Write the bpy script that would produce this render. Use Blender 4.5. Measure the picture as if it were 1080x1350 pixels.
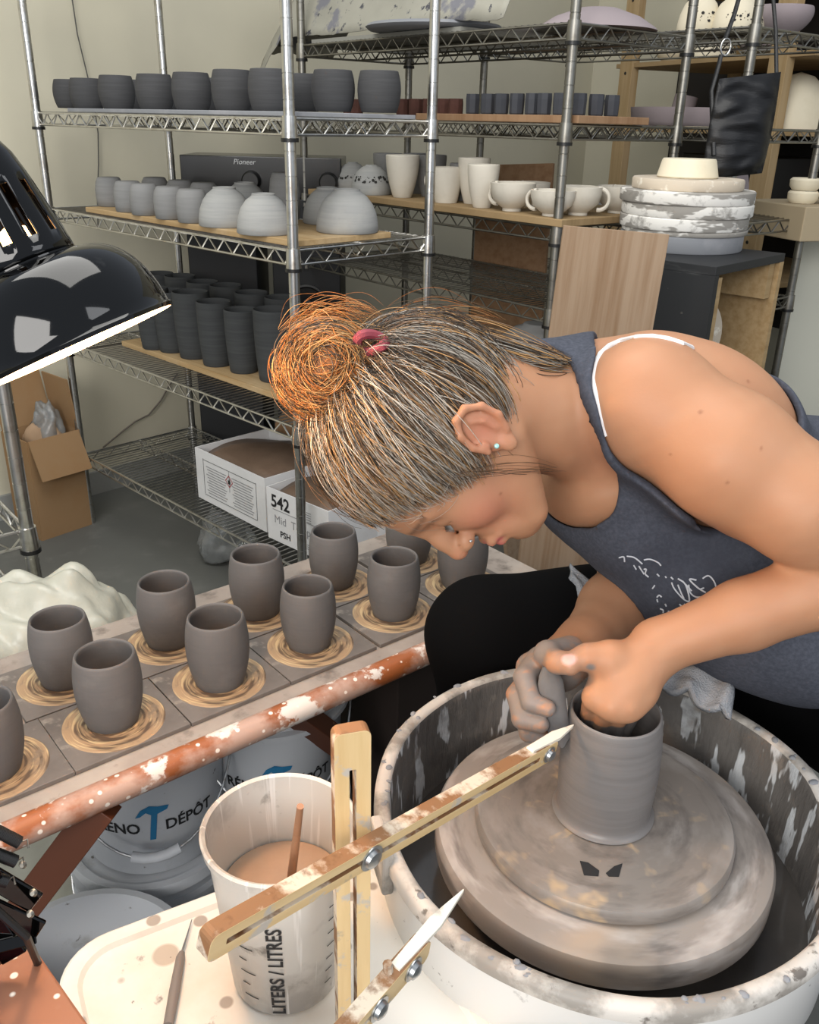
import bpy, bmesh, math, random
import numpy as np
from mathutils import Vector, Matrix
random.seed(7); RNG = np.random.default_rng(11)
PI = math.pi
for _o in list(bpy.data.objects): bpy.data.objects.remove(_o)
SC = bpy.context.scene; COL = SC.collection
# ---------------- camera ----------------
FPX, PITCH, ROLL, CZ = 1172.0, math.radians(23.7), math.radians(1.34), 1.36
_f = Vector((0, math.cos(PITCH), -math.sin(PITCH))); _u0 = Vector((0, math.sin(PITCH), math.cos(PITCH))); _r0 = Vector((1, 0, 0))
CR = _r0*math.cos(ROLL) + _u0*math.sin(ROLL); CU = _u0*math.cos(ROLL) - _r0*math.sin(ROLL); CF = _f
cam = bpy.data.cameras.new('camera'); camo = bpy.data.objects.new('camera', cam); COL.objects.link(camo)
m = Matrix((CR, CU, -CF)).transposed().to_4x4(); m.translation = Vector((0, 0, CZ)); camo.matrix_world = m
cam.sensor_fit = 'VERTICAL'; cam.sensor_height = 24; cam.lens = 24*FPX/1350; cam.clip_start = .02
SC.camera = camo
def P(px, py, D):                      # point at depth D (m) in front of the viewpoint
    d = CF + CR*((px-540)/FPX) - CU*((py-675)/FPX)
    return Vector((0, 0, CZ)) + d*D
def PZ(px, py, z):                     # point on the level z
    d = CF + CR*((px-540)/FPX) - CU*((py-675)/FPX)
    return Vector((0, 0, CZ)) + d*((z-CZ)/d.z)
# ---------------- world, lights, exposure ----------------
w = bpy.data.worlds.new('world'); SC.world = w; w.use_nodes = True
w.node_tree.nodes['Background'].inputs[0].default_value = (.80, .88, 1, 1)
w.node_tree.nodes['Background'].inputs[1].default_value = .42
def area(name, loc, target, sx, sy, power, col):
    l = bpy.data.lights.new(name, 'AREA'); l.shape = 'RECTANGLE'; l.size = sx; l.size_y = sy; l.energy = power; l.color = col
    o = bpy.data.objects.new(name, l); COL.objects.link(o); o.location = loc
    o.rotation_euler = (Vector(target)-Vector(loc)).to_track_quat('-Z', 'Y').to_euler(); return o
area('daylight_door', (-1.1, -2.2, 2.15), (.0, 1.6, .8), 1.9, 1.7, 78, (1, .97, .93))
area('daylight_window', (1.9, -.6, 2.6), (.4, 1.4, .7), 1.2, 1.2, 14, (.95, .97, 1))
area('overhead_fill', (-.4, 1.2, 3.1), (.1, 2.2, .6), 2.0, 1.6, 42, (1, .98, .93))  # added soft fill from above, brightens the wall and racks
SC.view_settings.view_transform = 'Standard'; SC.view_settings.look = 'None'; SC.view_settings.gamma = 1
SC.view_settings.use_curve_mapping = False; SC.view_settings.exposure = .45
# ---------------- helpers ----------------
def srgb(h):
    if isinstance(h, str):
        h = h.lstrip('#'); c = [int(h[i:i+2], 16)/255 for i in (0, 2, 4)]
    else: c = [v/255 for v in h]
    return tuple(v/12.92 if v <= .04045 else ((v+.055)/1.055)**2.4 for v in c) + (1,)
def mat(name, col, rough=.6, metal=0, layers=(), bump=None, vcol=None, spec=.5, trans=0, coat=0, alpha=1, sss=0, emit=None):
    """layers: (kind, scale(xyz or number), lo, hi, colour[, detail]) mixed over the base by a thresholded noise"""
    m = bpy.data.materials.new(name); m.use_nodes = True; nt = m.node_tree; N = nt.nodes; L = nt.links
    b = N['Principled BSDF']; b.inputs['Roughness'].default_value = rough; b.inputs['Metallic'].default_value = metal
    b.inputs['Specular IOR Level'].default_value = spec; b.inputs['Transmission Weight'].default_value = trans
    b.inputs['Coat Weight'].default_value = coat; b.inputs['Alpha'].default_value = alpha
    if sss:
        b.inputs['Subsurface Weight'].default_value = sss; b.inputs['Subsurface Radius'].default_value = (.012, .005, .003); b.inputs['Subsurface Scale'].default_value = 1
    if emit: b.inputs['Emission Color'].default_value = srgb(emit[0]); b.inputs['Emission Strength'].default_value = emit[1]
    tc = N.new('ShaderNodeTexCoord')
    c = srgb(col); b.inputs['Base Color'].default_value = c; cur = None
    if vcol:
        a = N.new('ShaderNodeAttribute'); a.attribute_name = vcol; cur = a.outputs['Color']
    def noise(kind, sc, det=6):
        mp = N.new('ShaderNodeMapping'); mp.inputs['Scale'].default_value = sc if isinstance(sc, (tuple, list)) else (sc,)*3
        L.new(tc.outputs['Object'], mp.inputs[0])
        if kind == 'voronoi':
            t = N.new('ShaderNodeTexVoronoi'); t.inputs['Scale'].default_value = 1; L.new(mp.outputs[0], t.inputs['Vector']); return t.outputs['Distance']
        if kind in ('polar', 'drip'):
            sp = N.new('ShaderNodeSeparateXYZ'); L.new(tc.outputs['Object'], sp.inputs[0])
            at = N.new('ShaderNodeMath'); at.operation = 'ARCTAN2'; L.new(sp.outputs[0], at.inputs[1]); L.new(sp.outputs[1], at.inputs[0])
            ln = N.new('ShaderNodeVectorMath'); ln.operation = 'LENGTH'; cm = N.new('ShaderNodeCombineXYZ'); L.new(sp.outputs[0], cm.inputs[0]); L.new(sp.outputs[1], cm.inputs[1]); L.new(cm.outputs[0], ln.inputs[0])
            sa = N.new('ShaderNodeMath'); sa.operation = 'SINE'; L.new(at.outputs[0], sa.inputs[0])
            ca = N.new('ShaderNodeMath'); ca.operation = 'COSINE'; L.new(at.outputs[0], ca.inputs[0])
            c2 = N.new('ShaderNodeCombineXYZ'); rr = N.new('ShaderNodeMath'); rr.operation = 'ADD'; L.new(ln.outputs['Value'], rr.inputs[0]); L.new(sp.outputs[2], rr.inputs[1])
            L.new(sa.outputs[0], c2.inputs[0]); L.new(ca.outputs[0], c2.inputs[1]); L.new(rr.outputs[0], c2.inputs[2])
            mp.inputs['Scale'].default_value = sc; L.new(c2.outputs[0], mp.inputs[0])
        t = N.new('ShaderNodeTexNoise'); t.inputs['Scale'].default_value = 1; t.inputs['Detail'].default_value = det; t.inputs['Roughness'].default_value = .6
        L.new(mp.outputs[0], t.inputs['Vector']); return t.outputs['Fac']
    for ly in layers:
        kind, sc, lo, hi, c2 = ly[:5]; det = ly[5] if len(ly) > 5 else 6
        o = noise(kind, sc, det)
        r = N.new('ShaderNodeMapRange'); r.inputs['From Min'].default_value = lo; r.inputs['From Max'].default_value = hi; L.new(o, r.inputs['Value'])
        mx = N.new('ShaderNodeMix'); mx.data_type = 'RGBA'; L.new(r.outputs[0], mx.inputs['Factor'])
        if cur is None: mx.inputs[6].default_value = c
        else: L.new(cur, mx.inputs[6])
        mx.inputs[7].default_value = srgb(c2); cur = mx.outputs[2]
    if cur is not None: L.new(cur, b.inputs['Base Color'])
    if bump:
        kind, sc, st, dist = bump
        o = noise(kind, sc); bp = N.new('ShaderNodeBump'); bp.inputs['Strength'].default_value = st; bp.inputs['Distance'].default_value = dist
        L.new(o, bp.inputs['Height']); L.new(bp.outputs[0], b.inputs['Normal'])
    return m
class MB:
    def __init__(s): s.v = []; s.f = []; s.mi = []
    def add(s, vs, fs, mi=0, M=None):
        o = len(s.v); s.v += [tuple(M @ Vector(v)) if M is not None else tuple(v) for v in vs]
        s.f += [tuple(i+o for i in f) for f in fs]; s.mi += [mi]*len(fs); return s
    def box(s, c, d, M=None, mi=0):
        x, y, z = [k/2 for k in d]; cx, cy, cz = c
        vs = [(cx+a*x, cy+b*y, cz+e*z) for a in (-1, 1) for b in (-1, 1) for e in (-1, 1)]
        return s.add(vs, [(0, 1, 3, 2), (4, 6, 7, 5), (0, 4, 5, 1), (2, 3, 7, 6), (0, 2, 6, 4), (1, 5, 7, 3)], mi, M)
    def tube(s, pts, r, n=6, mi=0, cap=True, M=None, flat=None):
        pts = [Vector(p) for p in pts]; rs = r if isinstance(r, (list, tuple)) else [r]*len(pts); vs = []; fs = []
        t0 = (pts[1]-pts[0]).normalized(); a = t0.orthogonal().normalized()
        for i, p in enumerate(pts):
            t = (pts[min(i+1, len(pts)-1)]-pts[max(i-1, 0)]).normalized()
            a = (a - t*a.dot(t)).normalized(); b = t.cross(a)
            for k in range(n):
                an = 2*PI*k/n; vs.append(p + (a*math.cos(an)*(flat or 1)+b*math.sin(an))*rs[i])
        for i in range(len(pts)-1):
            for k in range(n):
                k2 = (k+1) % n; fs.append((i*n+k, i*n+k2, (i+1)*n+k2, (i+1)*n+k))
        if cap: fs += [tuple(range(n))[::-1], tuple((len(pts)-1)*n+k for k in range(n))]
        return s.add(vs, fs, mi, M)
    def lathe(s, prof, n=32, M=None, mi=0, close=False):
        """profile of (r,z); r==0 ends become poles"""
        vs = []; fs = []; rows = []
        for r, z in prof:
            if r < 1e-6: rows.append([len(vs)]); vs.append((0, 0, z))
            else:
                rows.append(list(range(len(vs), len(vs)+n))); vs += [(r*math.cos(2*PI*k/n), r*math.sin(2*PI*k/n), z) for k in range(n)]
        for a, b in zip(rows, rows[1:]):
            for k in range(n):
                k2 = (k+1) % n
                if len(a) == 1 and len(b) == 1: continue
                if len(a) == 1: fs.append((a[0], b[k2], b[k]))
                elif len(b) == 1: fs.append((a[k], a[k2], b[0]))
                else: fs.append((a[k], a[k2], b[k2], b[k]))
        return s.add(vs, fs, mi, M)
    def prism(s, poly, z0, z1, M=None, mi=0):
        n = len(poly); vs = [(x, y, z0) for x, y in poly]+[(x, y, z1) for x, y in poly]
        return s.add(vs, [tuple(range(n))[::-1], tuple(range(n, 2*n))]+[(k, (k+1) % n, (k+1) % n+n, k+n) for k in range(n)], mi, M)
    def build(s, name, mats, parent=None, smooth=False, bevel=0, loc=None, M=None, angle=40):
        me = bpy.data.meshes.new(name); me.from_pydata(s.v, [], s.f)
        if not isinstance(mats, (list, tuple)): mats = [mats]
        for q in mats: me.materials.append(q)
        me.polygons.foreach_set('material_index', s.mi)
        bm = bmesh.new(); bm.from_mesh(me); bmesh.ops.recalc_face_normals(bm, faces=bm.faces); bm.to_mesh(me); bm.free()
        o = bpy.data.objects.new(name, me); COL.objects.link(o)
        if parent: o.parent = parent
        if loc is not None: o.location = loc
        if M is not None: o.matrix_local = M
        if smooth:
            me.polygons.foreach_set('use_smooth', [True]*len(me.polygons)); me.set_sharp_from_angle(angle=math.radians(angle))
        if bevel:
            bv = o.modifiers.new('bevel', 'BEVEL'); bv.width = bevel; bv.segments = 2; bv.limit_method = 'ANGLE'
        return o
def empty(name, loc=(0, 0, 0), rz=0, M=None):
    o = bpy.data.objects.new(name, None); COL.objects.link(o); o.empty_display_size = .05
    if M is not None: o.matrix_world = M
    else: o.location = loc; o.rotation_euler = (0, 0, rz)
    return o
def tag(o, label=None, cat=None, group=None, kind=None):
    for k, v in (('label', label), ('category', cat), ('group', group), ('kind', kind)):
        if v: o[k] = v
    return o
def copy_tree(o, parent=None, loc=None, rz=None):
    c = o.copy(); COL.objects.link(c)
    if parent: c.parent = parent
    if loc is not None: c.location = loc
    if rz is not None: c.rotation_euler = (0, 0, rz)
    for ch in list(o.children): copy_tree(ch, c)
    return c
def place(o, loc, rz=0, rx=0, ry=0, s=1):
    o.location = loc; o.rotation_euler = (rx, ry, rz); o.scale = (s, s, s) if not isinstance(s, tuple) else s; return o
def axesM(o, x, y, z):
    m = Matrix((Vector(x).normalized(), Vector(y).normalized(), Vector(z).normalized())).transposed().to_4x4(); m.translation = Vector(o); return m
def text_mesh(s, size, extrude=.0003, bend=None, bold=False, shear=0):
    """flat text as (verts, faces); bend = cylinder radius wraps x round the z axis (facing -Y), y becomes z"""
    cu = bpy.data.curves.new('t', 'FONT'); cu.body = s; cu.size = size; cu.align_x = 'CENTER'; cu.align_y = 'CENTER'; cu.offset = size*.022 if bold else 0; cu.shear = shear
    cu.resolution_u = 3
    ob = bpy.data.objects.new('t', cu); COL.objects.link(ob); dg = bpy.context.evaluated_depsgraph_get(); dg.update()
    me = bpy.data.meshes.new_from_object(ob.evaluated_get(dg)); vs = [v.co.copy() for v in me.vertices]; fs = [tuple(p.vertices) for p in me.polygons]
    bpy.data.objects.remove(ob); bpy.data.curves.remove(cu); bpy.data.meshes.remove(me)
    return vs, fs
def bent(vs, R, z0=0, a0=0, zr=None):
    out = []
    for v in vs:
        r = R if zr is None else zr(z0+v[1])
        a = -PI/2 + a0 + v[0]/R; out.append((r*math.cos(a), r*math.sin(a), z0+v[1]))
    return out
# ---------------- materials ----------------
m_wall = mat('wall_paint', '#cbc5af', .9, layers=[('noise', 1.2, .4, .75, '#c2bca8')])
m_floor = mat('concrete', '#666763', .5, layers=[('noise', 1.6, .35, .75, '#585956'), ('noise', 9, .55, .8, '#70706c')], spec=.4)
m_chrome = mat('chrome_wire', '#c9c8c4', .28, 1, layers=[('noise', 30, .5, .8, '#9b958a')])
m_chromed = mat('dusty_chrome', '#8d8b84', .42, 1, layers=[('noise', 14, .5, .75, '#6c675f')])
m_black = mat('black_plastic', '#131313', .4)
m_clay = mat('wet_grey_clay', '#625f5e', .62, layers=[('noise', (12, 12, 240), .42, .7, '#5f5d5c'), ('noise', 16, .5, .8, '#706d6b')], bump=('noise', (5, 5, 420), .22, .0012), spec=.3)
m_wet = mat('spinning_wet_clay', '#767270', .38, layers=[('noise', (6, 6, 160), .42, .7, '#6c6866')], bump=('noise', (4, 4, 380), .2, .001), spec=.45)
m_dark = mat('dark_leather_clay', '#424243', .75, layers=[('noise', (8, 8, 160), .4, .75, '#4b4b4c')], bump=('noise', (5, 5, 380), .15, .001), spec=.2)
m_tall = mat('charcoal_clay', '#3d3f40', .8, layers=[('noise', (8, 8, 160), .4, .75, '#474949')], bump=('noise', (5, 5, 380), .15, .001), spec=.2)
m_bisq = mat('pale_grey_clay', '#9b9b98', .85, layers=[('noise', (6, 6, 90), .4, .75, '#8c8d8c'), ('noise', 7, .55, .75, '#a5a39d')], bump=('noise', (5, 5, 300), .15, .001), spec=.2)
m_bisq2 = mat('mid_grey_clay', '#838382', .85, layers=[('noise', (6, 6, 90), .4, .75, '#777776')], spec=.2)
m_white = mat('dry_white_clay', '#cfc9bc', .85, layers=[('noise', 12, .45, .75, '#c2bcae')], spec=.2)
m_cream = mat('cream_clay', '#ddd3bb', .8, layers=[('noise', 9, .45, .75, '#d2c7ac')], spec=.2)
m_red = mat('brown_red_clay', '#4f342d', .85, layers=[('noise', 40, .4, .7, '#422b25')], spec=.2)
m_mauve = mat('mauve_clay', '#958a8c', .85, spec=.2)
m_dark_in = mat('pot_hole_shade', '#2a2826', .9)
m_ply = mat('plywood', '#b0966f', .7, layers=[('noise', (3, 60, 60), .4, .7, '#9c8058'), ('noise', 5, .55, .8, '#bfab8c')], spec=.25)
m_ply2 = mat('weathered_plywood', '#98826b', .75, layers=[('noise', (60, 2.2, 60), .42, .7, '#856b52'), ('noise', (9, 1, 9), .5, .8, '#a08b75')], spec=.25)
m_plyb = mat('brown_plywood', '#94765a', .75, layers=[('noise', (30, 30, 2.5), .42, .7, '#816247')], spec=.25)
m_pine = mat('pine', '#ac9470', .7, layers=[('noise', (30, 30, 2), .42, .7, '#9a8059')], spec=.25)
m_pineh = mat('pine_board', '#9c8461', .7, layers=[('noise', (3, 40, 3), .42, .7, '#86704f')], spec=.25)
m_blackp = mat('scuffed_black_paint', '#1d1f22', .6, layers=[('noise', (6, 6, 40), .62, .72, '#3a3b3c'), ('noise', 25, .66, .74, '#77726a')])
m_batp = mat('plaster_batt', '#9a968f', .85, layers=[('noise', (9, 9, 34), .5, .54, '#e6e3dc', 3), ('noise', 22, .55, .7, '#827e78')], spec=.2)
m_batg = mat('grey_batt', '#85878b', .8, layers=[('noise', 9, .5, .7, '#97979a')])
m_batc = mat('tan_batt', '#c2b5a2', .85, layers=[('noise', 30, .58, .68, '#e3dccd')])
m_leather = mat('black_leather', '#0e0e10', .42, bump=('noise', (14, 14, 60), .5, .004), spec=.4)
m_card = mat('cardboard', '#8d7152', .85, layers=[('noise', 4, .45, .75, '#896743')], spec=.15)
m_cartonw = mat('white_carton', '#d4d4d4', .7, layers=[('noise', 8, .5, .8, '#c4c4c3')])
m_bagclay = mat('bagged_clay', '#6b5849', .5, layers=[('noise', 7, .45, .7, '#7a6656')], bump=('noise', 12, .4, .01))
m_poly = mat('milky_polythene', '#c8c7b8', .35, layers=[('noise', 5, .45, .7, '#b4b3a4')], trans=.25, bump=('noise', 7, .3, .02))
m_ink = mat('black_print', '#1b1b1d', .7)
m_inkg = mat('grey_print', '#8a8a8c', .7)
m_inkr = mat('red_print', '#9d3c3c', .7)
m_blue = mat('blue_print', '#1f6f9a', .6)
m_bucket = mat('white_bucket_plastic', '#bfc2c6', .45, layers=[('noise', 9, .6, .72, '#9b9a97'), ('noise', 40, .68, .72, '#6e6a66')])
m_orange = mat('orange_varnished_wood', '#9c5930', .5, layers=[('noise', (4, 30, 30), .4, .7, '#7d4523'), ('noise', (7, 9, 9), .46, .56, '#b39484'), ('noise', 22, .56, .60, '#d9cfc6'), ('noise', 8, .60, .63, '#ddd6cd'), ('voronoi', 60, .20, .15, '#e6ddd2')], bump=('noise', 30, .3, .002))
m_orange2 = mat('spattered_orange_top', '#8d5b42', .55, layers=[('noise', 8, .45, .7, '#a98a76'), ('noise', 26, .64, .67, '#ddd2c6'), ('voronoi', 45, .16, .12, '#e9e0d4')])
m_brace = mat('brown_brace', '#552a12', .55, layers=[('noise', 30, .66, .7, '#9b7a62')])
m_tabletop = mat('clay_smeared_top', '#8b7f76', .6, layers=[('noise', 6, .4, .65, '#a69b90'), ('noise', 22, .55, .7, '#6d635b')])
m_bat = mat('clay_smeared_bat', '#706862', .55, layers=[('noise', 14, .4, .7, '#5b544f'), ('noise', 34, .58, .7, '#8f867c')])
m_ring = mat('ring_marked_bat', '#a08567', .5, layers=[('polar', (.8, .8, 130), .46, .57, '#5f4d3e', 2), ('polar', (1.0, 1.0, 300), .52, .66, '#c2a981', 2), ('noise', 30, .6, .72, '#82715f')], bump=('polar', (.4, .4, 160), .6, .002), spec=.4)
m_tray = mat('spattered_white_laminate', '#e6e1d8', .5, layers=[('noise', 5, .48, .7, '#d9ccb9'), ('voronoi', 24, .20, .16, '#a69b90'), ('voronoi', 11, .16, .13, '#bcaf9f'), ('noise', 26, .64, .69, '#8d8279'), ('noise', 70, .68, .72, '#5f564f')])
m_pan = mat('white_pan_plastic', '#d9d7d3', .4, layers=[('noise', 16, .62, .66, '#a9a6a3'), ('noise', 45, .66, .7, '#7b7671')])
m_panin = mat('clay_coated_pan', '#66625e', .55, layers=[('drip', (9, 9, 9), .55, .58, '#c9ccce', 3), ('noise', 9, .5, .7, '#4e4b49'), ('noise', 26, .55, .7, '#7c766f')], bump=('drip', (12, 12, 14), .6, .006))
m_panrim = mat('spattered_pan_rim', '#c9c3bb', .5, layers=[('noise', 14, .43, .56, '#8f8981'), ('noise', 45, .6, .66, '#6d665f')], bump=('noise', 40, .4, .002))
m_slip = mat('thin_slip', '#4d4a47', .12, layers=[('noise', 6, .4, .7, '#5e5955')], spec=.6)
m_slipb = mat('brown_water', '#a58a74', .1, layers=[('noise', 7, .4, .7, '#8d7561')], spec=.6)
m_wheel = mat('clay_streaked_wheel', '#8f8780', .42, layers=[('polar', (1.3, 1.3, 26), .5, .66, '#b3aca7', 4), ('polar', (1.6, 1.6, 40), .5, .68, '#6c6560', 4), ('polar', (1, 1, 9), .56, .7, '#a1907f', 3)], bump=('polar', (.5, .5, 120), .2, .001), spec=.5)
m_wbat = mat('clay_streaked_bat', '#7f7770', .42, layers=[('polar', (1.1, 1.1, 22), .5, .68, '#918a84', 4), ('polar', (2.2, 2.2, 18), .60, .72, '#b79f80', 3), ('polar', (1.5, 1.5, 50), .5, .7, '#68615c', 4)], bump=('polar', (.5, .5, 140), .25, .001), spec=.5)
m_birch = mat('birch_ply', '#d9bd8c', .6, layers=[('noise', (4, 50, 50), .45, .75, '#c9a873'), ('noise', 34, .60, .66, '#b9b1a6'), ('noise', 12, .66, .72, '#8e867f')])
m_birche = mat('birch_ply_edge', '#86603f', .65, layers=[('noise', 20, .47, .55, '#cdc0ad'), ('noise', 60, .55, .7, '#6a4526')])
m_birchw = mat('pointer_white_wood', '#e6dfd0', .6, layers=[('noise', 40, .6, .7, '#b5aa9b')])
m_bolt = mat('zinc_bolt', '#a9acae', .35, 1, layers=[('noise', 60, .5, .7, '#8d867e')])
m_cup = mat('cloudy_measuring_cup', '#cfcac2', .35, layers=[('noise', 10, .5, .62, '#aaa39c'), ('noise', 22, .62, .7, '#7c756d'), ('drip', (7, 7, 5), .58, .64, '#e3dfd9', 3)], trans=.15)
m_stick = mat('brush_wood', '#a2775a', .5, layers=[('noise', 30, .5, .7, '#8c6448')])
m_lamp = mat('black_enamel', '#030303', .06, layers=[('noise', 60, .66, .78, '#1c1c1c')], spec=.45)
m_lampin = mat('lamp_reflector', '#e9e2d5', .4)
m_bulb = mat('bulb_glow', '#ffb060', .5, emit=('#ffb36a', 14))
m_red_cloth = mat('dark_red_cloth', '#6a1a26', .9)
m_towel = mat('grey_terry', '#9ea1a6', .95, layers=[('noise', 20, .5, .7, '#8b8e94')], bump=('noise', 420, .8, .004), spec=.1)
m_door = mat('pale_panel', '#cfcdbd', .6)
m_darkbox = mat('dark_brown_box', '#2a1f1a', .8)
m_canvas = mat('plaster_stained_canvas', '#949286', .9, layers=[('noise', 3, .4, .7, '#a5a296'), ('noise', 8, .56, .62, '#74747a'), ('noise', 26, .60, .64, '#47474d')])
m_conc = mat('foam_white', '#dcdad4', .7)
# ---------------- setting ----------------
B_, N_ = Vector((.695, .719, 0)), Vector((-.719, .695, 0))
def BN(b, n, z=0): return B_*b + N_*n + Vector((0, 0, z))
AB = math.atan2(.719, .695)
def wallbox(name, b0, b1, n0, n1, z0, z1, m_):
    w_ = MB(); w_.box((0, 0, 0), (b1-b0, n1-n0, z1-z0)); c = BN((b0+b1)/2, (n0+n1)/2, (z0+z1)/2)
    o = w_.build(name, m_); o.location = c; o.rotation_euler = (0, 0, AB); o['kind'] = 'structure'; return o
fl = MB().box((0, 0, -.05), (9, 9, .1)).build('floor', m_floor, loc=(0.3, 2.6, 0)); fl['kind'] = 'structure'
wallbox('wall_left', -3.2, 4.6, 3.12, 3.24, 0, 3.2, m_wall)
wallbox('wall_back', 4.6, 4.72, -2.6, 3.24, 0, 3.2, m_wall)
wallbox('baseboard_left', -3.2, 4.6, 3.105, 3.12, 0, .09, mat('grey_skirting', '#8f908c', .7))
# ---------------- wire shelving ----------------
def wire_rack(name, loc, rz, L, S, tiers, top, label, grp=None, notier=(), m_w=None, legs=0):
    """origin at the near corner on the floor; x along the long side, y along the short side"""
    m_w = m_w or m_chrome
    r = empty(name, loc, rz); tag(r, label, 'shelving unit', grp)
    prof = [(0, 0), (.0127, 0)]; z = .0254
    while z < top:
        prof += [(.0127, z-.0012), (.0114, z-.0007), (.0114, z+.0007), (.0127, z+.0012)]; z += .0508
    prof += [(.0127, top), (0, top)]
    me = None
    for x, y in ((0, 0), (L, 0), (0, S), (L, S)):
        if me is None:
            o = MB().lathe(prof, 14).build('post', m_w, r, smooth=True); me = o
        else:
            o = me.copy(); COL.objects.link(o); o.parent = r
        o.location = (x, y, 0)
    sh = None
    for t in tiers:
        if sh is None:
            g = MB(); i = .012
            a, b_, c, d = (i, 0), (L-i, 0), (L-i, S), (i, S)
            def truss(p, q, zz=0, dep=.032):
                p = Vector((*p, 0)); q = Vector((*q, 0)); n = max(4, int((q-p).length/.034)); n += n % 2
                g.tube([p, q], .0034, 6); g.tube([p-Vector((0, 0, dep)), q-Vector((0, 0, dep))], .0032, 6)
                g.tube([p.lerp(q, k/n)-Vector((0, 0, 0 if k % 2 == 0 else dep)) for k in range(n+1)], .0024, 5, cap=False)
            truss((0, 0), (L, 0)); truss((0, S), (L, S)); truss((0, .0), (0, S)); truss((L, 0), (L, S)); truss((0, S*.5), (L, S*.5))
            nn = int(L/.0215)
            for k in range(1, nn): g.tube([(L*k/nn, 0, .003), (L*k/nn, S, .003)], .0018, 4, cap=False)
            o = g.build('shelf', m_w, r, smooth=True); sh = o
            kids = []
            for x, y in ((0, 0), (L, 0), (0, S), (L, S)):
                cl = MB().lathe([(.0127, .006), (.016, .006), (.018, -.038), (.0127, -.038)], 14, mi=0).lathe([(.0127, -.038), (.0195, -.038), (.0195, -.046), (.0127, -.046)], 14, mi=1)
                k_ = cl.build('collar', [m_w, m_black], o, smooth=True, loc=(x, y, 0)); kids.append(k_)
        else: o = copy_tree(sh, r)
        o.location = (0, 0, t)
    return r
RA = Vector((-.278, 2.085, 0)); 
# frames: x runs along the long side (towards the wall), y along the short side (to the right)
angA = math.atan2(math.sin(math.radians(44.06)), -math.cos(math.radians(44.06)))
# mirrored handedness: put origin at the right corner so +y points back-left
def rack_at(near, ang_long, L, S, **k):
    """near = near corner; long axis at ang_long, short axis = ang_long - 90deg"""
    d = Vector((math.cos(ang_long), math.sin(ang_long), 0)); s = Vector((d.y, -d.x, 0))
    o = near + s*S                    # origin so that local x = d, local y = -s
    return wire_rack(loc=o, rz=ang_long, L=L, S=S, **k), d, s
TA = [1.36, 1.085, .662, .265, 1.79]
rA, dA, sA = rack_at(RA, angA, 1.22, .447, name='wire_shelving_unit', tiers=TA, top=1.84, label='chrome wire shelving unit at left holding dark cups, tumblers and clay boxes')
RB = Vector((.36, 2.37, 0)); angB = math.atan2(.9, -.75)
TB = [1.58, 1.36, 1.12, .91, .62]
rB, dB, sB = rack_at(RB, angB, 1.17, .455, name='wire_shelving_unit', tiers=TB, top=2.0, label='middle wire shelving unit with pale handled cups on a plank', m_w=m_chromed)
RCc = Vector((.87, 2.63, 0)); angC = math.atan2(.78, -.65)
TC = [1.605, 1.36, 1.11, .87]
rC, dC, sC = rack_at(RCc, angC, 1.015, .44, name='wire_shelving_unit', tiers=TC, top=2.05, label='right-hand wire shelving unit with a black bag hung from it', m_w=m_chromed)
def onA(a, s, t, dz=.0052): return RA + dA*a + sA*s + Vector((0, 0, TA[t]+dz))
def onB(a, s, t, dz=.0052): return RB + dB*a + sB*s + Vector((0, 0, TB[t]+dz))
def onC(a, s, t, dz=.0052): return RCc + dC*a + sC*s + Vector((0, 0, TC[t]+dz))
# small rack at far left edge
rE, dE, sE = rack_at(Vector((-.72, 1.515, 0)), math.radians(220), .9, .36, name='wire_shelving_unit', tiers=[.64, .44], top=1.3, label='galvanised wire shelf at the left edge, one post in front of the cardboard box')
# ---------------- pots on the racks ----------------
def cup_mesh(name, r_rim, r_mid, r_base, h, t, m_, n=36, label=None, cat=None, grp=None, foot=0):
    """open vessel standing on its base; returns the thing (lathe)"""
    out = [(0, .0), (r_base*.96, 0), (r_base, .002)]
    for k in range(1, 13):
        u = k/12; r = r_base*(1-u)**2 + 2*u*(1-u)*(2*r_mid-.5*(r_base+r_rim)) + r_rim*u*u
        out.append((r, .002+(h-.004)*u))
    rr = out[-1][0]; out += [(rr-t*.15, h), (rr-t*.5, h+.0012), (rr-t*.85, h)]
    inn = [(max(.001, r-t), max(z, .008)) for r, z in out[2:-3]][::-1]
    out += inn + [(0, .008)]
    o = MB().lathe(out, n).build(name, m_, None, smooth=True, angle=50); tag(o, label, cat, grp); return o
def px_loc(px, py, z): return PZ(px, py, z)
BOARD = .018
def plank(name, rack_pos, d, a0, a1, s0, s1, z, th, m_, label, cat='board', rz=None, grp=None):
    """board lying along d (long) between a0..a1, across s0..s1"""
    R0, dd, ss = rack_pos
    c = R0 + dd*((a0+a1)/2) + ss*((s0+s1)/2); c.z = z+th/2
    o = MB().box((0, 0, 0), (a1-a0, s1-s0, th)).build(name, m_, None, bevel=.0015)
    o.location = c; o.rotation_euler = (0, 0, math.atan2(dd.y, dd.x)); tag(o, label, cat, grp); return o
FA, FB, FC = (RA, dA, sA), (RB, dB, sB), (RCc, dC, sC)
zA = [t+.005 for t in TA]
plank('ware_board', FA, 0, .03, 1.08, .03, .42, zA[0], .010, m_batg, 'thin grey ware board under the dark cups on the left rack')
plank('ware_board', FA, 0, .02, 1.02, .02, .33, zA[1], .014, m_ply, 'plywood board under the upturned bowls on the left rack')
plank('ware_board', FA, 0, .02, 1.04, .10, .43, zA[2], .016, m_ply, 'plywood board under the charcoal tumblers on the left rack')
zc = zA[0]+.0105
darkcup = None
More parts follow.
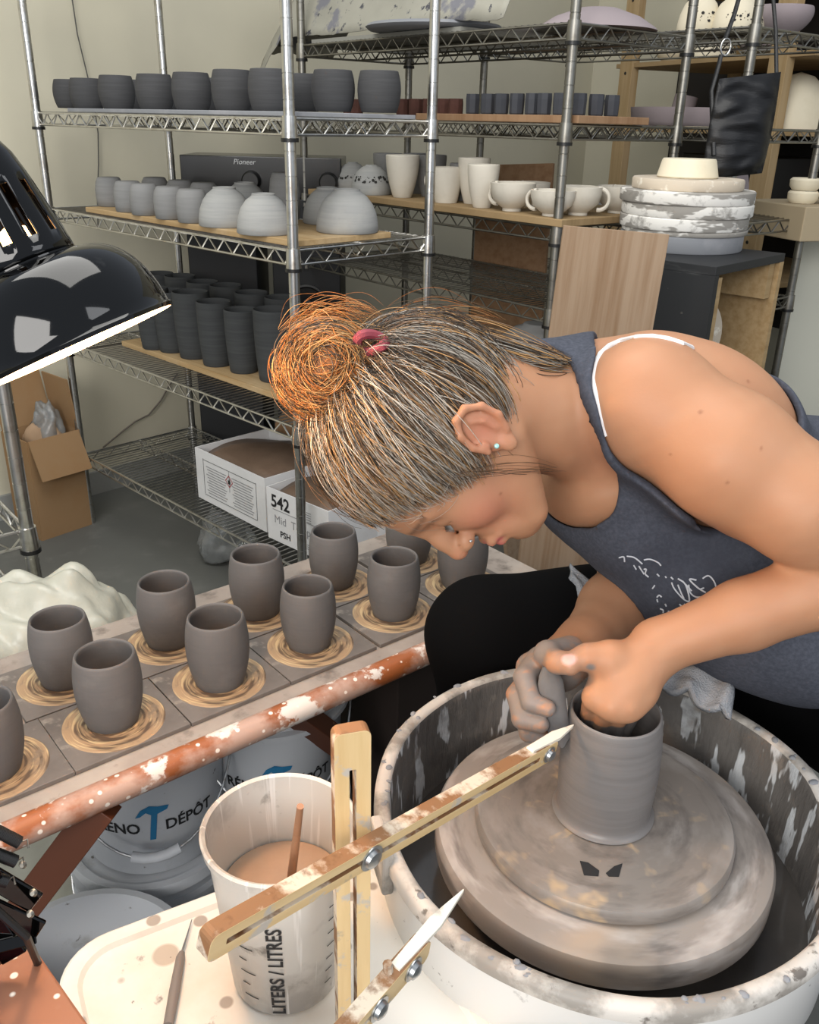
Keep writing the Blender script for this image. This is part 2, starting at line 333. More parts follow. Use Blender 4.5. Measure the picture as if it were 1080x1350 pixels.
# (pixel x of centre, width px) in the front row; depth follows from the position along the board
GC = 'dark barrel cups on the upper shelf of the left rack'
GD = {}
def ray_plane_a(px, s_off, R0, d, s):
    """position along d where the viewing column px meets the line at offset s_off"""
    q = R0 + s*s_off; k = (px-540)/FPX
    best = None
    for i in range(0, 1300):
        a = i*.001; p = q + d*a
        v = p - Vector((0, 0, CZ)); v.z = 0
        x = (v.dot(CR))/(v.dot(CF)) - k
        if best is None or abs(x) < best[0]: best = (abs(x), a)
    return best[1]
labels = ['darkest cup at the far left end of the top row', 'second dark cup from the left end of the top row', 'third dark cup from the left, before the back post', 'fourth dark cup from the left, in front of the back post',
 'fifth dark cup from the left on the upper shelf', 'dark cup left of the tallest pair on the upper shelf', 'dark cup just left of the front post on the upper shelf']
for i, (px, ww) in enumerate([(96, 0), (118, 0), (157, 0), (207, 0), (255, 0), (308, 0), (357, 0)]):
    a = ray_plane_a(px, .10, RA, dA, sA)
    p = RA + dA*a + sA*.10; p.z = zc
    if darkcup is None:
        darkcup = cup_mesh('barrel_cup', .0435, .0495, .0405, .098, .004, m_dark, cat='cup'); c = darkcup
    else: c = copy_tree(darkcup)
    place(c, p, i*1.1, s=(1.02, 1.02, [.80, .82, .87, .87, .88, .91, .90][i])); tag(c, labels[i], 'cup', GC)
for px, s_, l in ((399, .30, 'dark cup partly hidden by the front post of the left rack'), (440, .26, 'large dark cup right of the front post on the upper shelf'), (500, .33, 'right-hand dark cup on the upper shelf beside the right post')):
    q = ray_plane_a(px, s_, RA, dA, sA); p = RA + dA*(max(q, .06)) + sA*s_; p.z = zc+.003
    c = copy_tree(darkcup); place(c, p, .4, s=(1.06, 1.06, .92 if px > 410 else .88)); tag(c, l, 'cup', GC)
for k, px in enumerate((183, 232, 279, 330)):
    a = ray_plane_a(px, .26, RA, dA, sA); p = RA + dA*a + sA*.26; p.z = zc
    c = copy_tree(darkcup); place(c, p, k, s=(1, 1, .84)); tag(c, ['dark cup behind the gap between third and fourth front cups', 'dark cup behind the gap between fourth and fifth front cups', 'dark cup behind the gap between fifth and sixth front cups', 'dark cup behind the last two front cups before the post'][k], 'cup', GC)
# tier 2 : upturned vessels on plywood
zb = zA[1]+.0145
bowl = MB().lathe([(.071, 0), (.074, .003), (.073, .022), (.069, .045), (.060, .068), (.047, .086), (.034, .096), (.031, .0985), (.031, .103), (.027, .104), (.026, .099), (0, .098), (0, .094), (.040, .088), (.064, .05), (.068, .003), (.071, 0)], 44).build('upturned_bowl', m_bisq, smooth=True, angle=50)
first = True
for px, s_, sc, l in ((343, .055, .78, 'upturned grey bowl just left of the front post'), (290, .075, .80, 'upturned grey bowl second left of the front post'), (452, .20, 1.0, 'large upturned bowl right of the front post, nearest the corner'), (318, .25, .78, 'upturned bowl behind the pair left of the post'), (412, .32, .85, 'upturned bowl half hidden behind the large one')):
    a = max(ray_plane_a(px, s_, RA, dA, sA), .09); p = RA + dA*a + sA*s_; p.z = zb
    if px == 452: p = RA + dA*.09 + sA*.245; p.z = zb; sc = .90
    if px == 412: p = RA + dA*.27 + sA*.335; p.z = zb; sc = .78
    b = bowl if first else copy_tree(bowl); first = False
    place(b, p, px, s=(sc*1.17, sc*1.17, sc*(1.13 if sc < .9 else 1.08))); tag(b, l, 'bowl', 'upturned bowls on the plywood board')
ucup = MB().lathe([(.036, 0), (.0385, .002), (.041, .025), (.0415, .05), (.038, .075), (.032, .088), (.029, .090), (.0, .090), (0, .085), (.034, .07), (.036, .02), (.036, 0)], 32).build('upturned_cup', m_bisq2, smooth=True, angle=50)
first = True
for px, s_, l in ((134, .10, 'leftmost upturned cup of the lower row'), (159, .06, 'second upturned cup from the left'), (181, .05, 'third upturned cup from the left, widest of the small ones'), (214, .05, 'fourth upturned cup from the left'), (245, .05, 'fifth upturned cup from the left, next to the bowls'),
                  (196, .22, 'upturned cup behind the third and fourth'), (230, .22, 'upturned cup behind the fourth and fifth'), (262, .22, 'upturned cup behind the fifth cup and first bowl'), (372, .30, 'tall upturned cup in front of the black receiver')):
    a = ray_plane_a(px, s_, RA, dA, sA); p = RA + dA*a + sA*s_; p.z = zb
    sc = .92
    if px == 372: sc = 1.35
    c = ucup if first else copy_tree(ucup); first = False
    place(c, p, px, s=(1.02, 1.02, sc)); tag(c, l, 'cup', 'upturned cups on the plywood board')
# tier 3 : tall charcoal tumblers
zt = zA[2]+.0165
tb = cup_mesh('tall_tumbler', .0385, .037, .031, .150, .0035, m_tall)
first = True; TL = []
TUM = [(206, 458, 'front-left tumbler beside the lamp shade'), (229, 462, 'second tumbler of the front row'), (257, 470, 'third tumbler of the front row'), (287, 480, 'fourth tumbler of the front row'), (322, 489, 'fifth tumbler of the front row'), (363, 500, 'largest tumbler at the front right beside the post'),
       (243, 436, 'back-row tumbler farthest left'), (272, 446, 'second back-row tumbler'), (302, 452, 'third back-row tumbler'), (335, 464, 'fourth back-row tumbler'), (374, 472, 'back-row tumbler beside the post'), (215, 432, 'tumbler behind the front-left one')]
for k, (px, py, l) in enumerate(TUM):
    p = PZ(px, py, zt); t_ = tb if first else copy_tree(tb); first = False
    sc = 1 + (.06 if k in (2, 5) else -.04 if k in (4,) else 0)
    place(t_, p, k, s=(sc*1.34, sc*1.34, sc*1.24)); tag(t_, 'tall charcoal tumbler, ' + l, 'tumbler', 'charcoal tumblers on the left rack')
# tier 4 : clay cartons
def carton(name, p, rz, L, W, H, label, faces, lay=(0, 0)):
    r = empty(name, p, rz); tag(r, label, 'box', 'clay cartons on the bottom shelf')
    g = MB(); t = .004
    g.box((0, -W/2+t/2, H/2), (L, t, H)).box((0, W/2-t/2, H/2), (L, t, H)).box((-L/2+t/2, 0, H/2), (t, W-2*t, H)).box((L/2-t/2, 0, H/2), (t, W-2*t, H)).box((0, 0, t/2), (L-2*t, W-2*t, t))
    g.build('carton', m_cartonw, r)
    bm = bmesh.new(); bmesh.ops.create_cube(bm, size=1); bmesh.ops.subdivide_edges(bm, edges=bm.edges, cuts=5, use_grid_fill=True)
    for v in bm.verts:
        q = v.co.copy(); v.co = Vector((q.x*(L-.02), q.y*(W-.02), (q.z+.5)*(H-.006)+.006))
        if q.z > .3: v.co.z += -.03*(abs(q.x)*2)**3*.5 -.03*(abs(q.y)*2)**3*.5 + .008*math.sin(q.x*9+q.y*5)
    me = bpy.data.meshes.new('bag'); bm.to_mesh(me); bm.free(); me.materials.append(m_bagclay)
    o = bpy.data.objects.new('bag_of_clay', me); COL.objects.link(o); o.parent = r; me.polygons.foreach_set('use_smooth', [True]*len(me.polygons))
    for fn in faces: fn(r, L, W, H)
    return r
def lab(r, txts, M, name='label_print', m_=None):
    for t, sz, x, y, b in txts:
        vs, fs = text_mesh(t, sz, bold=b); g = MB(); g.add([(v[0]+x, v[1]+y, 0) for v in vs], fs); g.build(name, m_ or m_ink, r, M=M)
def rule(r, lst, M, m_, name='printed_panel'):
    g = MB()
    for x, y, w_, h in lst: g.box((x, y, 0), (w_, h, .0002))
    return g.build(name, m_, r, M=M)
def side_M(off, face):      # face 'x-' : the short end facing -x ; 'y-' : long side facing -y
    if face == 'y-': return Matrix.Translation(off) @ Matrix.Rotation(PI/2, 4, 'X')
    if face == 'x-': return Matrix.Translation(off) @ Matrix.Rotation(-PI/2, 4, 'Z') @ Matrix.Rotation(PI/2, 4, 'X')
    if face == 'x+': return Matrix.Translation(off) @ Matrix.Rotation(PI/2, 4, 'Z') @ Matrix.Rotation(PI/2, 4, 'X')
def hazard(r, L, W, H):
    M = side_M((0, -W/2-.0008, H/2), 'y-')
    lst = [(0, H*.33, L*.76, .0015), (0, -H*.36, L*.76, .0015), (-L*.38, 0, .0015, H*.7), (L*.38, 0, .0015, H*.7), (-L*.0, H*.12, .001, H*.4)]
    rule(r, lst, M, m_ink, 'label_frame')
    tx = []
    for c in (-1, 1):
        for k in range(11):
            tx.append((c*L*.19, H*.22-k*.0085, L*.3*(1-.3*((k*7) % 3)/3), .0028))
    rule(r, tx, M, m_inkg, 'small_print')
    dm = MB(); dm.add([(0, .02, 0), (.02, 0, 0), (0, -.02, 0), (-.02, 0, 0), (0, .016, 0), (.016, 0, 0), (0, -.016, 0), (-.016, 0, 0)], [(0, 1, 5, 4), (1, 2, 6, 5), (2, 3, 7, 6), (3, 0, 4, 7)]); 
    dm.build('hazard_diamond', m_inkr, r, M=M @ Matrix.Translation((-L*.0, H*.13, .0003)))
    fl_ = MB(); fl_.prism([(-.005, -.008), (.006, -.008), (.007, 0), (.002, .011), (-.001, .003), (-.006, .004)], 0, .0002); fl_.build('hazard_flame', m_ink, r, M=M @ Matrix.Translation((0, H*.13, .0004)))
def end542(r, L, W, H):
    M = side_M((0, -W/2-.0008, H/2), 'y-')
    lab(r, [('542', .052, -L*.27, H*.27, True), ('PSH', .026, -L*.20, -H*.33, True)], M, 'carton_text')
    rule(r, [(L*.12, H*.32-k*.007, L*.22, .0022) for k in range(5)] + [(-.01, H*.12, L*.72, .002)] + [(L*.12, -H*.3-k*.006, L*.2, .002) for k in range(3)], M, m_inkg, 'small_print')
    vs, fs = text_mesh('Mid  Temp', .034); MB().add(vs, fs).build('grey_text', m_inkg, r, M=M @ Matrix.Translation((-.02, -.01, 0)))
def studio(r, L, W, H):
    M = side_M((L*.1, W/2-.0052, H*.92), 'y-')
    lab(r, [('studio', .02, .02, 0, True)], M, 'red_text', m_inkr)
def thep(r, L, W, H):
    M = side_M((0, -W/2-.0008, H/2), 'y-')
    lab(r, [('THE P', .024, L*.22, -.01, True)], M, 'carton_text')
z4 = TA[3]+.006
def cpos(px, py, W, d, L):
    p = PZ(px, py, z4); return p
# long label side runs along the rack's long side and faces the aisle
ax = math.atan2(-dA.y, -dA.x)
c1 = PZ(262, 655, z4); c1b = PZ(352, 702, z4)
uu = (c1b-c1).normalized(); nn = Vector((-uu.y, uu.x, 0))
Lx = (c1b-c1).length
carton('clay_carton', c1 + uu*Lx/2 + nn*.14, math.atan2(uu.y, uu.x), Lx, .28, .165, 'white clay carton with a ruled safety label, bag of clay showing', [hazard, studio])
c2 = PZ(350, 705, z4); c2b = c2 + uu*.24
carton('clay_carton', c2 + uu*.135 + nn*.13 + nn*-.0, math.atan2(uu.y, uu.x)+.06, .25, .25, .155, 'white clay carton printed 542 behind the front post', [end542])
c3 = PZ(452, 712, z4)
carton('clay_carton', c3 + sA*.10, math.atan2(sA.y, sA.x)-.25, .20, .18, .12, 'white clay carton marked THE P under the woman\'s forehead', [thep])
bb = MB(); bb.prism([(-.26, 0), (.26, 0), (.26, .17), (.2, .21), (-.2, .22), (-.26, .15)], -.006, .006)
o = bb.build('brown_board', m_plyb); o.matrix_world = axesM(RA + dA*.40 + sA*.42 + Vector((0, 0, z4)), dA*-1, Vector((0, 0, 1))+sA*.06, sA); tag(o, 'dark brown rounded board leaning behind the clay cartons', 'board')
# crumpled clear bag beneath the bottom shelf
def crumple(name, m_, c, rx, ry, rz, seed, amp=.35, det=5, cut=None):
    bm = bmesh.new(); bmesh.ops.create_icosphere(bm, subdivisions=det, radius=1)
    from mathutils import noise
    for v in bm.verts:
        q = v.co.copy(); n = noise.noise(q*1.6+Vector((seed, 0, 0)))*amp + abs(noise.noise(q*3.7+Vector((0, seed, 0))))*amp*.6 + noise.noise(q*9+Vector((0, seed, 0)))*amp*.08
        v.co = Vector((q.x*rx, q.y*ry, max(q.z, -.45)*rz))*(1+n)
    lo = min(v.co.z for v in bm.verts)
    for v in bm.verts: v.co.z = max(v.co.z-lo, 0.0)
    me = bpy.data.meshes.new(name); bm.to_mesh(me); bm.free(); me.materials.append(m_)
    me.polygons.foreach_set('use_smooth', [True]*len(me.polygons))
    o = bpy.data.objects.new(name, me); COL.objects.link(o); o.location = c; return o
m_clear = mat('clear_film', '#c9cccb', .2, trans=.75, bump=('noise', 20, .5, .01))
# receiver and speakers in the gap behind
fr = (P(238, 228, 3.05), P(450, 228, 3.05)); wv = fr[1]-fr[0]; wv.z = 0; wd = wv.length; ux = wv.normalized(); uy = Vector((-ux.y, ux.x, 0))
rc = (fr[0]+fr[1])/2; zt_, zb_ = P(345, 206, 3.05).z, P(345, 262, 3.05).z
rec = empty('audio_receiver', (rc.x, rc.y, zb_), math.atan2(ux.y, ux.x)); tag(rec, 'black audio receiver with two round knobs behind the upturned cups', 'receiver')
rec.location = Vector((rc.x, rc.y, zb_)) + uy*.13
hh = zt_-zb_
MB().box((0, 0, hh/2), (wd, .26, hh)).build('case', mat('receiver_black', '#0b0b0c', .22), rec, bevel=.003)
for kx in (-.06, .42): 
    k = MB().lathe([(0, .03), (.026, .03), (.031, .024), (.033, 0), (0, 0)], 28).build('volume_knob', m_black, rec, smooth=True); k.matrix_local = Matrix.Translation((wd*kx, -.131, hh*.42)) @ Matrix.Rotation(PI/2, 4, 'X')
vs, fs = text_mesh('Pioneer', .024, shear=.2); MB().add(vs, fs).build('logo_print', mat('silver_print', '#c8c8c8', .4), rec, M=Matrix.Translation((-.10*wd, -.132, hh*.86)) @ Matrix.Rotation(PI/2, 4, 'X'))
for sx, l in ((-.27, 'tall black floor speaker under the left half of the receiver'), (.27, 'tall black floor speaker with round cone under the receiver')):
    sp = empty('floor_speaker', rec.location + ux*(wd*sx) - Vector((0, 0, zb_)), rec.rotation_euler.z); tag(sp, l, 'speaker')
    MB().box((0, 0, zb_/2-.001), (wd*.44, .27, zb_-.002)).build('cabinet', mat('speaker_black', '#17181a', .6), sp, bevel=.004)
    for zz, rr in ((zb_-.36, .07), (zb_-.56, .07)):
        k = MB().lathe([(rr, 0), (rr, .006), (rr*.9, .008), (rr*.82, .002), (rr*.3, -.0), (rr*.26, .012), (0, .018)], 36).build('cone', m_black, sp, smooth=True); k.matrix_local = Matrix.Translation((0, -.137, zz)) @ Matrix.Rotation(PI/2, 4, 'X')
# wall cable
MB().tube([BN(1.6+.02*math.sin(k*.9), 3.1, 2.2-k*.1) for k in range(13)], .0022, 5).build('wall_cable', mat('grey_cable', '#55534e', .7)); tag(bpy.data.objects['wall_cable'], 'thin dark cable hanging down the wall behind the left rack', 'cable')
pts = [P(138, 588, 3.3), P(165, 560, 3.35), P(195, 545, 3.38), P(215, 520, 3.42), P(232, 500, 3.45)]
def on_wall(px, py, n=3.1):
    d = CF + CR*((px-540)/FPX) - CU*((py-675)/FPX); o = Vector((0, 0, CZ)); return o + d*((n-0)/d.dot(N_))
MB().tube([on_wall(*q) for q in ((136, 590), (160, 570), (178, 556), (196, 547), (212, 528), (222, 510), (234, 492))], .0035, 5).build('floor_cable', mat('brown_cable', '#6f675d', .7)); tag(bpy.data.objects['floor_cable'], 'brown cable running up the wall behind the left rack\'s lower shelves', 'cable')
# ---------------- rack B contents ----------------
zB = [t+.005 for t in TB]
plank('ware_board', FB, 0, -.02, .60, .02, .30, zB[1], .018, m_plyb, 'worn plank under the blue-black tea bowls on the middle rack')
# black small cups
bc = MB().lathe([(0, 0), (.017, 0), (.0185, .003), (.0195, .036), (.0185, .05), (.017, .05), (.0165, .008), (0, .008)], 8).build('square_beaker', mat('blue_black_clay', '#34363c', .7))
zz = zB[1]+.0185; first = True
for k, px in enumerate((622, 642, 660, 680, 700, 716, 737, 757, 777, 795)[:10]):
    a = ray_plane_a(px, .05, RB, dB, sB); p = RB + dB*a + sB*.05; p.z = zz
    if px > 745: p = PZ(px, 137, zz) if False else RB + dB*.03 + sB*(.05+.085*(px-750)/25); p.z = zz
    c = bc if first else copy_tree(bc); first = False
    place(c, p, .3+.15*k, s=(1.02, 1.02, 1.0)); tag(c, ['leftmost blue-black beaker beside a low offcut', 'second blue-black beaker from the left', 'third blue-black beaker from the left', 'fourth blue-black beaker from the left', 'fifth blue-black beaker from the left', 'sixth blue-black beaker, tilted', 'seventh blue-black beaker, left of the post', 'beaker half behind the front post', 'first beaker right of the post', 'last beaker at the right end of the plank'][k], 'beaker', 'blue-black beakers on the plank')
rb_ = MB().lathe([(0, 0), (.017, 0), (.0185, .003), (.0195, .034), (.0185, .046), (.017, .046), (.0165, .008), (0, .008)], 10).build('brown_beaker', m_red); first = True
for k, px in enumerate((461, 470, 531, 548, 566, 585, 600)):
    a = ray_plane_a(px, .06, RB, dB, sB); p = RB + dB*a + sB*.06; p.z = zB[1]+.002
    c = rb_ if first else copy_tree(rb_); first = False
    place(c, p, .3+k, s=(1.1, 1.1, 1.2)); tag(c, ['red-brown beaker left of the large dark cup', 'red-brown beaker touching the large dark cup', 'red-brown beaker right of the last dark cup', 'second red-brown beaker right of the last dark cup', 'red-brown beaker left of the chrome post', 'red-brown beaker right of the chrome post', 'red-brown beaker nearest the plank end'][k], 'beaker', 'red-brown beakers on the middle rack')
plank('ware_board', FB, 0, -.03, 1.12, -.02, .24, zB[2], .018, m_pineh, 'wooden plank under the pale handled cups')
plank('ware_board', FB, 0, -.03, 1.10, .25, .44, zB[2], .018, m_ply, 'second plank behind the one with pale cups')
def handled(name, r1, r0, h, m_, hz=.5, hs=1, conic=False):
    r = empty(name)
    if conic: prof = [(0, 0), (r0, 0), (r0*1.04, .004), (r1*.93, h*.6), (r1, h), (r1-.004, h), (r1*.9-.004, h*.6), (r0, .01), (0, .01)]
    else: prof = [(0, .003), (r0*.8, .003), (r0*.85, 0), (r0, 0), (r0*.98, .007), (r1*.62, .016), (r1*.86, h*.42), (r1*.97, h*.75), (r1, h), (r1-.003, h+.001), (r1*.93-.004, h*.7), (r1*.55, .022), (0, .014)]
    MB().lathe(prof, 36).build('body', m_, r, smooth=True, angle=50)
    pts = []
    for k in range(13):
        a = -PI*.55 + 1.1*PI*k/12; pts.append((r1*.88+math.cos(a)*.026*hs, 0, h*hz+math.sin(a)*.027*hs))
    MB().tube(pts, [.0046+.0015*abs(k-6)/6 for k in range(13)], 8).build('handle', m_, r, smooth=True)
    return r
GP = 'pale handled cups on the middle rack'
bigc = handled('handled_teacup', .062, .026, .072, m_white, .58)
zz = zB[2]+.0185
def seat(px, s_, RF=None, z=zz):
    a = ray_plane_a(px, s_, RB, dB, sB); p = RB + dB*a + sB*s_; p.z = z; return p
place(bigc, seat(682, .04), 2.4); tag(bigc, 'wide pale teacup with its loop handle to the left', 'cup', GP)
c = copy_tree(bigc); place(c, seat(737, .035), 2.5, s=(.95, .95, .87)); tag(c, 'low pale teacup at the front post, handle to the left', 'cup', GP)
c = copy_tree(bigc); place(c, RB + dB*.04 + sB*.12 + Vector((0, 0, zz-RB.z)), -.6, s=.98); tag(c, 'pale teacup right of the post with handle to the right', 'cup', GP)
c.location.z = zz; c.rotation_euler.z = -.35
c = copy_tree(bigc); place(c, RB + dB*.03 + sB*.27, 1.6, s=.95); c.location.z = zz; tag(c, 'rightmost pale teacup at the plank end', 'cup', GP)
c = copy_tree(bigc); place(c, seat(706, .2), 2, s=.9); tag(c, 'pale teacup behind the two at the front post', 'cup', GP)
mug = handled('handled_mug', .048, .032, .098, m_white, .6, conic=True)
place(mug, seat(592, .05), 2.7); tag(mug, 'pale mug with its handle to the left, right of the chrome post', 'mug', GP)
cone = cup_mesh('conical_cup', .052, .046, .029, .122, .0035, m_white, label='tall pale conical cup left of the chrome post', cat='cup', grp=GP); place(cone, seat(532, .05))
for px, s_, sx, sz, l in ((641, .035, .86, .92, 'pale conical cup just left of the wide teacup'), (628, .10, .9, 1.02, 'taller cup behind the pale conical cup'), (570, .16, .95, 1.0, 'grey cup behind the handled mug'), (612, .14, .72, .86, 'narrow grey cup between mug and conical cups'), (512, .16, .95, .97, 'grey cup behind the tall conical cup'), (552, .2, .9, 1.0, 'grey cup hidden behind the chrome post')):
    c = copy_tree(cone); place(c, seat(px, s_), s=(sx, sx, sz)); tag(c, l, 'cup', GP)
    if 'grey' in l: c.data = c.data.copy(); c.data.materials[0] = m_bisq2
def perforated(name, R, h, m_, label, cat, holes, rows, grp=None, up=True, foot=True, sz=.06, ang=(-2.6, -.3)):
    """domed (upturned) bowl with pierced round holes painted as flat dark discs for the shade inside"""
    r = empty(name); tag(r, label, cat, grp)
    prof = [(R*.97, 0), (R, .004), (R*.985, h*.25), (R*.9, h*.5), (R*.72, h*.75), (R*.45, h*.92), (R*.3, h*.96), (R*.27, h), (R*.2, h), (0, h*.97)]
    MB().lathe(prof, 44).build('wall', m_, r, smooth=True, angle=60)
    g = MB(); rd = random.Random(name+label)
    def rz(z):
        for (r0, z0), (r1, z1) in zip(prof[1:], prof[2:]):
            if z0 <= z <= z1: return r0+(r1-r0)*(z-z0)/(z1-z0)
        return R*.9
    for k in range(holes):
        a = ang[0]+(ang[1]-ang[0])*((k+.5)/holes+rd.uniform(-.04, .04)); z = h*(rows[0]+(rows[1]-rows[0])*rd.random()); rr = rz(z)
        nrm = Vector((math.cos(a), math.sin(a), .45)).normalized(); p = Vector((rr*math.cos(a), rr*math.sin(a), z)); q = sz*R*rd.choice((.35, .5, .7, 1.25))
        x = nrm.orthogonal().normalized(); y = nrm.cross(x)
        g.add([p+nrm*.0006+(x*math.cos(t*PI/5)+y*math.sin(t*PI/5))*q for t in range(10)], [tuple(range(10))])
    g.build('hole_shade_discs', m_dark_in, r)
    return r
pb = perforated('pierced_bowl', .066, .088, m_bisq, 'upturned pale bowl with a band of pierced holes, left of the tall cup', 'bowl', 34, (.42, .62)); place(pb, seat(490, .04))
pb2 = perforated('pierced_bowl', .06, .085, m_bisq, 'pierced bowl at the far left end, half behind the receiver', 'bowl', 20, (.4, .6)); place(pb2, RB + dB*1.08 + sB*.14); pb2.location.z = zz
# plywood sheet leaning behind rack B (left)
o = MB().box((0, .31, 0), (.30, .62, .012)).build('plywood_offcut', m_plyb, bevel=.001); q = PZ(620, 640, 0); 
o.matrix_world = axesM(RB + dB*.62 + sB*.47 + Vector((0, 0, .62)), -dB*.93+Vector((0, 0, -.12)), Vector((0, 0, 1))+N_*.25, -sB); tag(o, 'brown plywood offcut leaning behind the middle rack', 'board')
# top of rack B
o = MB().box((0, 0, 0), (.72, .36, .012)).build('plaster_board', mat('grey_board', '#8d8c84', .8)); o.location = RB+dB*.78+sB*.2+Vector((0, 0, zB[0]+.006)); o.rotation_euler[2] = angB; tag(o, 'flat grey board lying on top of the middle rack', 'board')
bm = bmesh.new(); bmesh.ops.create_grid(bm, x_segments=60, y_segments=26, size=.5)
from mathutils import noise as mnoise
for v in bm.verts:
    x = v.co.x+.5; y = v.co.y+.5
    z = (.20+.03*mnoise.noise(Vector((x*3, y*3, 1))))*min(1, (1-y)*4+.05)+.012*mnoise.noise(Vector((x*11, y*9, 4)))+.006*mnoise.noise(Vector((x*31, y*25, 4)))
    if x > .80: z -= (x-.80)*1.1
    v.co = Vector((x*1.34, y*.40, max(z, .004) if x < .70 else z))
me = bpy.data.meshes.new('canvas'); bm.to_mesh(me); bm.free(); me.materials.append(m_canvas); me.polygons.foreach_set('use_smooth', [True]*len(me.polygons))
o = bpy.data.objects.new('plaster_canvas', me); COL.objects.link(o); sd = o.modifiers.new('s', 'SOLIDIFY'); sd.thickness = .002
o.matrix_world = axesM(RB+dB*.26+sB*.42+Vector((0, 0, zB[0]+.014)), dB, -sB, (0, 0, 1)); tag(o, 'stained crumpled canvas heaped on top of the middle rack, hanging over its left end', 'cloth')
o = MB().lathe([(0, .055), (.05, .05), (.11, .03), (.15, .006), (.155, 0), (.15, 0), (.10, .02), (0, .045)], 40).build('shallow_dish', m_mauve, smooth=True); place(o, RB+dB*.12+sB*.22+Vector((0, 0, zB[0]))); tag(o, 'upturned mauve dish near the front post on the top shelf', 'dish')
o = MB().lathe([(0, 0), (.19, 0), (.2, .008), (.19, .016), (0, .016)], 40).build('round_slab', m_batg, smooth=True); place(o, RB+dB*.62+sB*.1+Vector((0, 0, zB[0]+.014))); tag(o, 'round dark slab on the grey board on top of the middle rack', 'batt')
# rack C low tier
zc3 = TC[3]+.005
v_ = MB().lathe([(0, 0), (.045, 0), (.05, .005), (.062, .05), (.06, .09), (.045, .12), (.042, .135), (.055, .16), (.051, .16), (.038, .135), (.04, .12), (.055, .09), (.05, .01), (0, .01)], 36).build('flared_vase', m_white, smooth=True, angle=50); tag(v_, 'pale flared vase seen under the handled cups', 'vase'); p = P(708, 372, 3.2); place(v_, RCc+dC*.55+sC*.12); v_.location.z = zc3
a_ = ray_plane_a(708, .12, RCc, dC, sC); v_.location = RCc+dC*a_+sC*.12; v_.location.z = zc3
o = cup_mesh('low_bowl', .07, .066, .045, .05, .004, m_cream, label='low cream bowl left of the flared vase', cat='bowl'); o.location = RCc+dC*ray_plane_a(688, .06, RCc, dC, sC)+sC*.06; o.location.z = zc3
# pierced dome low down
pd = perforated('pierced_dome', .16, .19, m_bisq2, 'large grey dome with pierced holes on the lowest shelf behind the shoulder', 'bowl', 60, (.25, .5), sz=.05); pd.location = PZ(696, 478, TB[4]+.01) ; q = RB+dB*.22+sB*.2; pd.location = (q.x, q.y, TB[4]+.006)
# ---------------- timber shelving at the right ----------------
zW = P(1030, 69, 3.2).z
W0 = P(1030, 69, 3.2); W0.z = 0
W1 = PZ(839, 83, zW); W1.z = 0
dW = (W1-W0).normalized(); lw = (W1-W0).length; sW = Vector((-dW.y, dW.x, 0))*-1
tw = empty('timber_shelving', W0, math.atan2(dW.y, dW.x)); tag(tw, 'pine shelving with bolted uprights crowded with pots at the right', 'shelving unit')
# local frame: x along long side to the left/back, y: to the left of that (we need the right => negative)
DW = -.62
levels = [zW, P(1030, 172, 3.2).z, zW+.30, P(1030, 285, 3.2).z, P(1030, 385, 3.2).z]
for x, y in ((0, 0), (lw, 0), (0, DW), (lw, DW)):
    u = MB().box((0, 0, 1.15), (.088, .038, 2.3)).build('upright', m_pine, tw, bevel=.002, loc=(x+(.045 if x else -.01), y+.0 , 0))
    g = MB()
    for z in levels+[1.0, 1.9]:
        g.lathe([(0, .002), (.006, .002), (.007, 0)], 10, M=Matrix.Translation((0, .0195, z-.04)) @ Matrix.Rotation(-PI/2, 4, 'X'))
    g.build('bolt', m_black, u)
for z in levels: 
    MB().box((lw/2, DW/2, -.009), (lw+.30, abs(DW)+.02, .018)).build('shelf_board', m_pineh, tw, loc=(-.02, 0, z), bevel=.001)
MB().box((lw/2+.1, DW-.03, 1.35), (lw+.8, .01, 1.7)).build('added_dark_sheet', mat('added_dark_sheet', '#262220', .9), tw)  # sheet added only to make the shelf interior read dark
# dark gaps
def onW(px, off, z):
    k = (px-540)/FPX; best = None
    for i in range(-400, 1400, 2):
        a = i*.001; p = W0 + dW*a + sW*off; v = p-Vector((0, 0, CZ)); v.z = 0
        x = v.dot(CR)/v.dot(CF)-k
        if best is None or abs(x) < best[0]: best = (abs(x), a)
    p = W0+dW*best[1]+sW*off; p.z = z+.001; return p
lv0, lv1, lv2 = levels[0], levels[1], levels[2]
o = perforated('pierced_lantern', .062, .105, m_cream, 'round cream lantern with flower-shaped piercing on the upper shelf', 'lantern', 26, (.3, .55)); zTop = P(903, 26, 3.4).z
# upper crowded shelf sits on rack C's top tier level
place(o, RCc + dC*ray_plane_a(903, .16, RCc, dC, sC)+sC*.16, PI*.1); o.location.z = TC[0]+.006; 
o = perforated('pierced_lantern', .075, .10, m_cream, 'wider cream lantern with rows of slots next to the bag strap', 'lantern', 50, (.25, .5), sz=.04); place(o, RCc + dC*ray_plane_a(952, .2, RCc, dC, sC)+sC*.2, PI*.1); o.location.z = TC[0]+.006
o = cup_mesh('pale_bowl', .09, .085, .05, .07, .005, m_mauve, label='mauve bowl at the top right behind the rack post', cat='bowl'); place(o, RCc + dC*ray_plane_a(1003, .3, RCc, dC, sC)+sC*.3); o.location.z = TC[0]+.006
o = perforated('pierced_bowl', .095, .075, m_cream, 'upturned cream bowl with scattered holes on the pine shelf', 'bowl', 30, (.3, .65)); place(o, onW(926, .1, lv0), PI*.1)
o = cup_mesh('cream_bowl', .085, .08, .05, .06, .005, m_cream, label='cream bowl at the left end of the pine shelf', cat='bowl'); place(o, onW(878, .08, lv0))
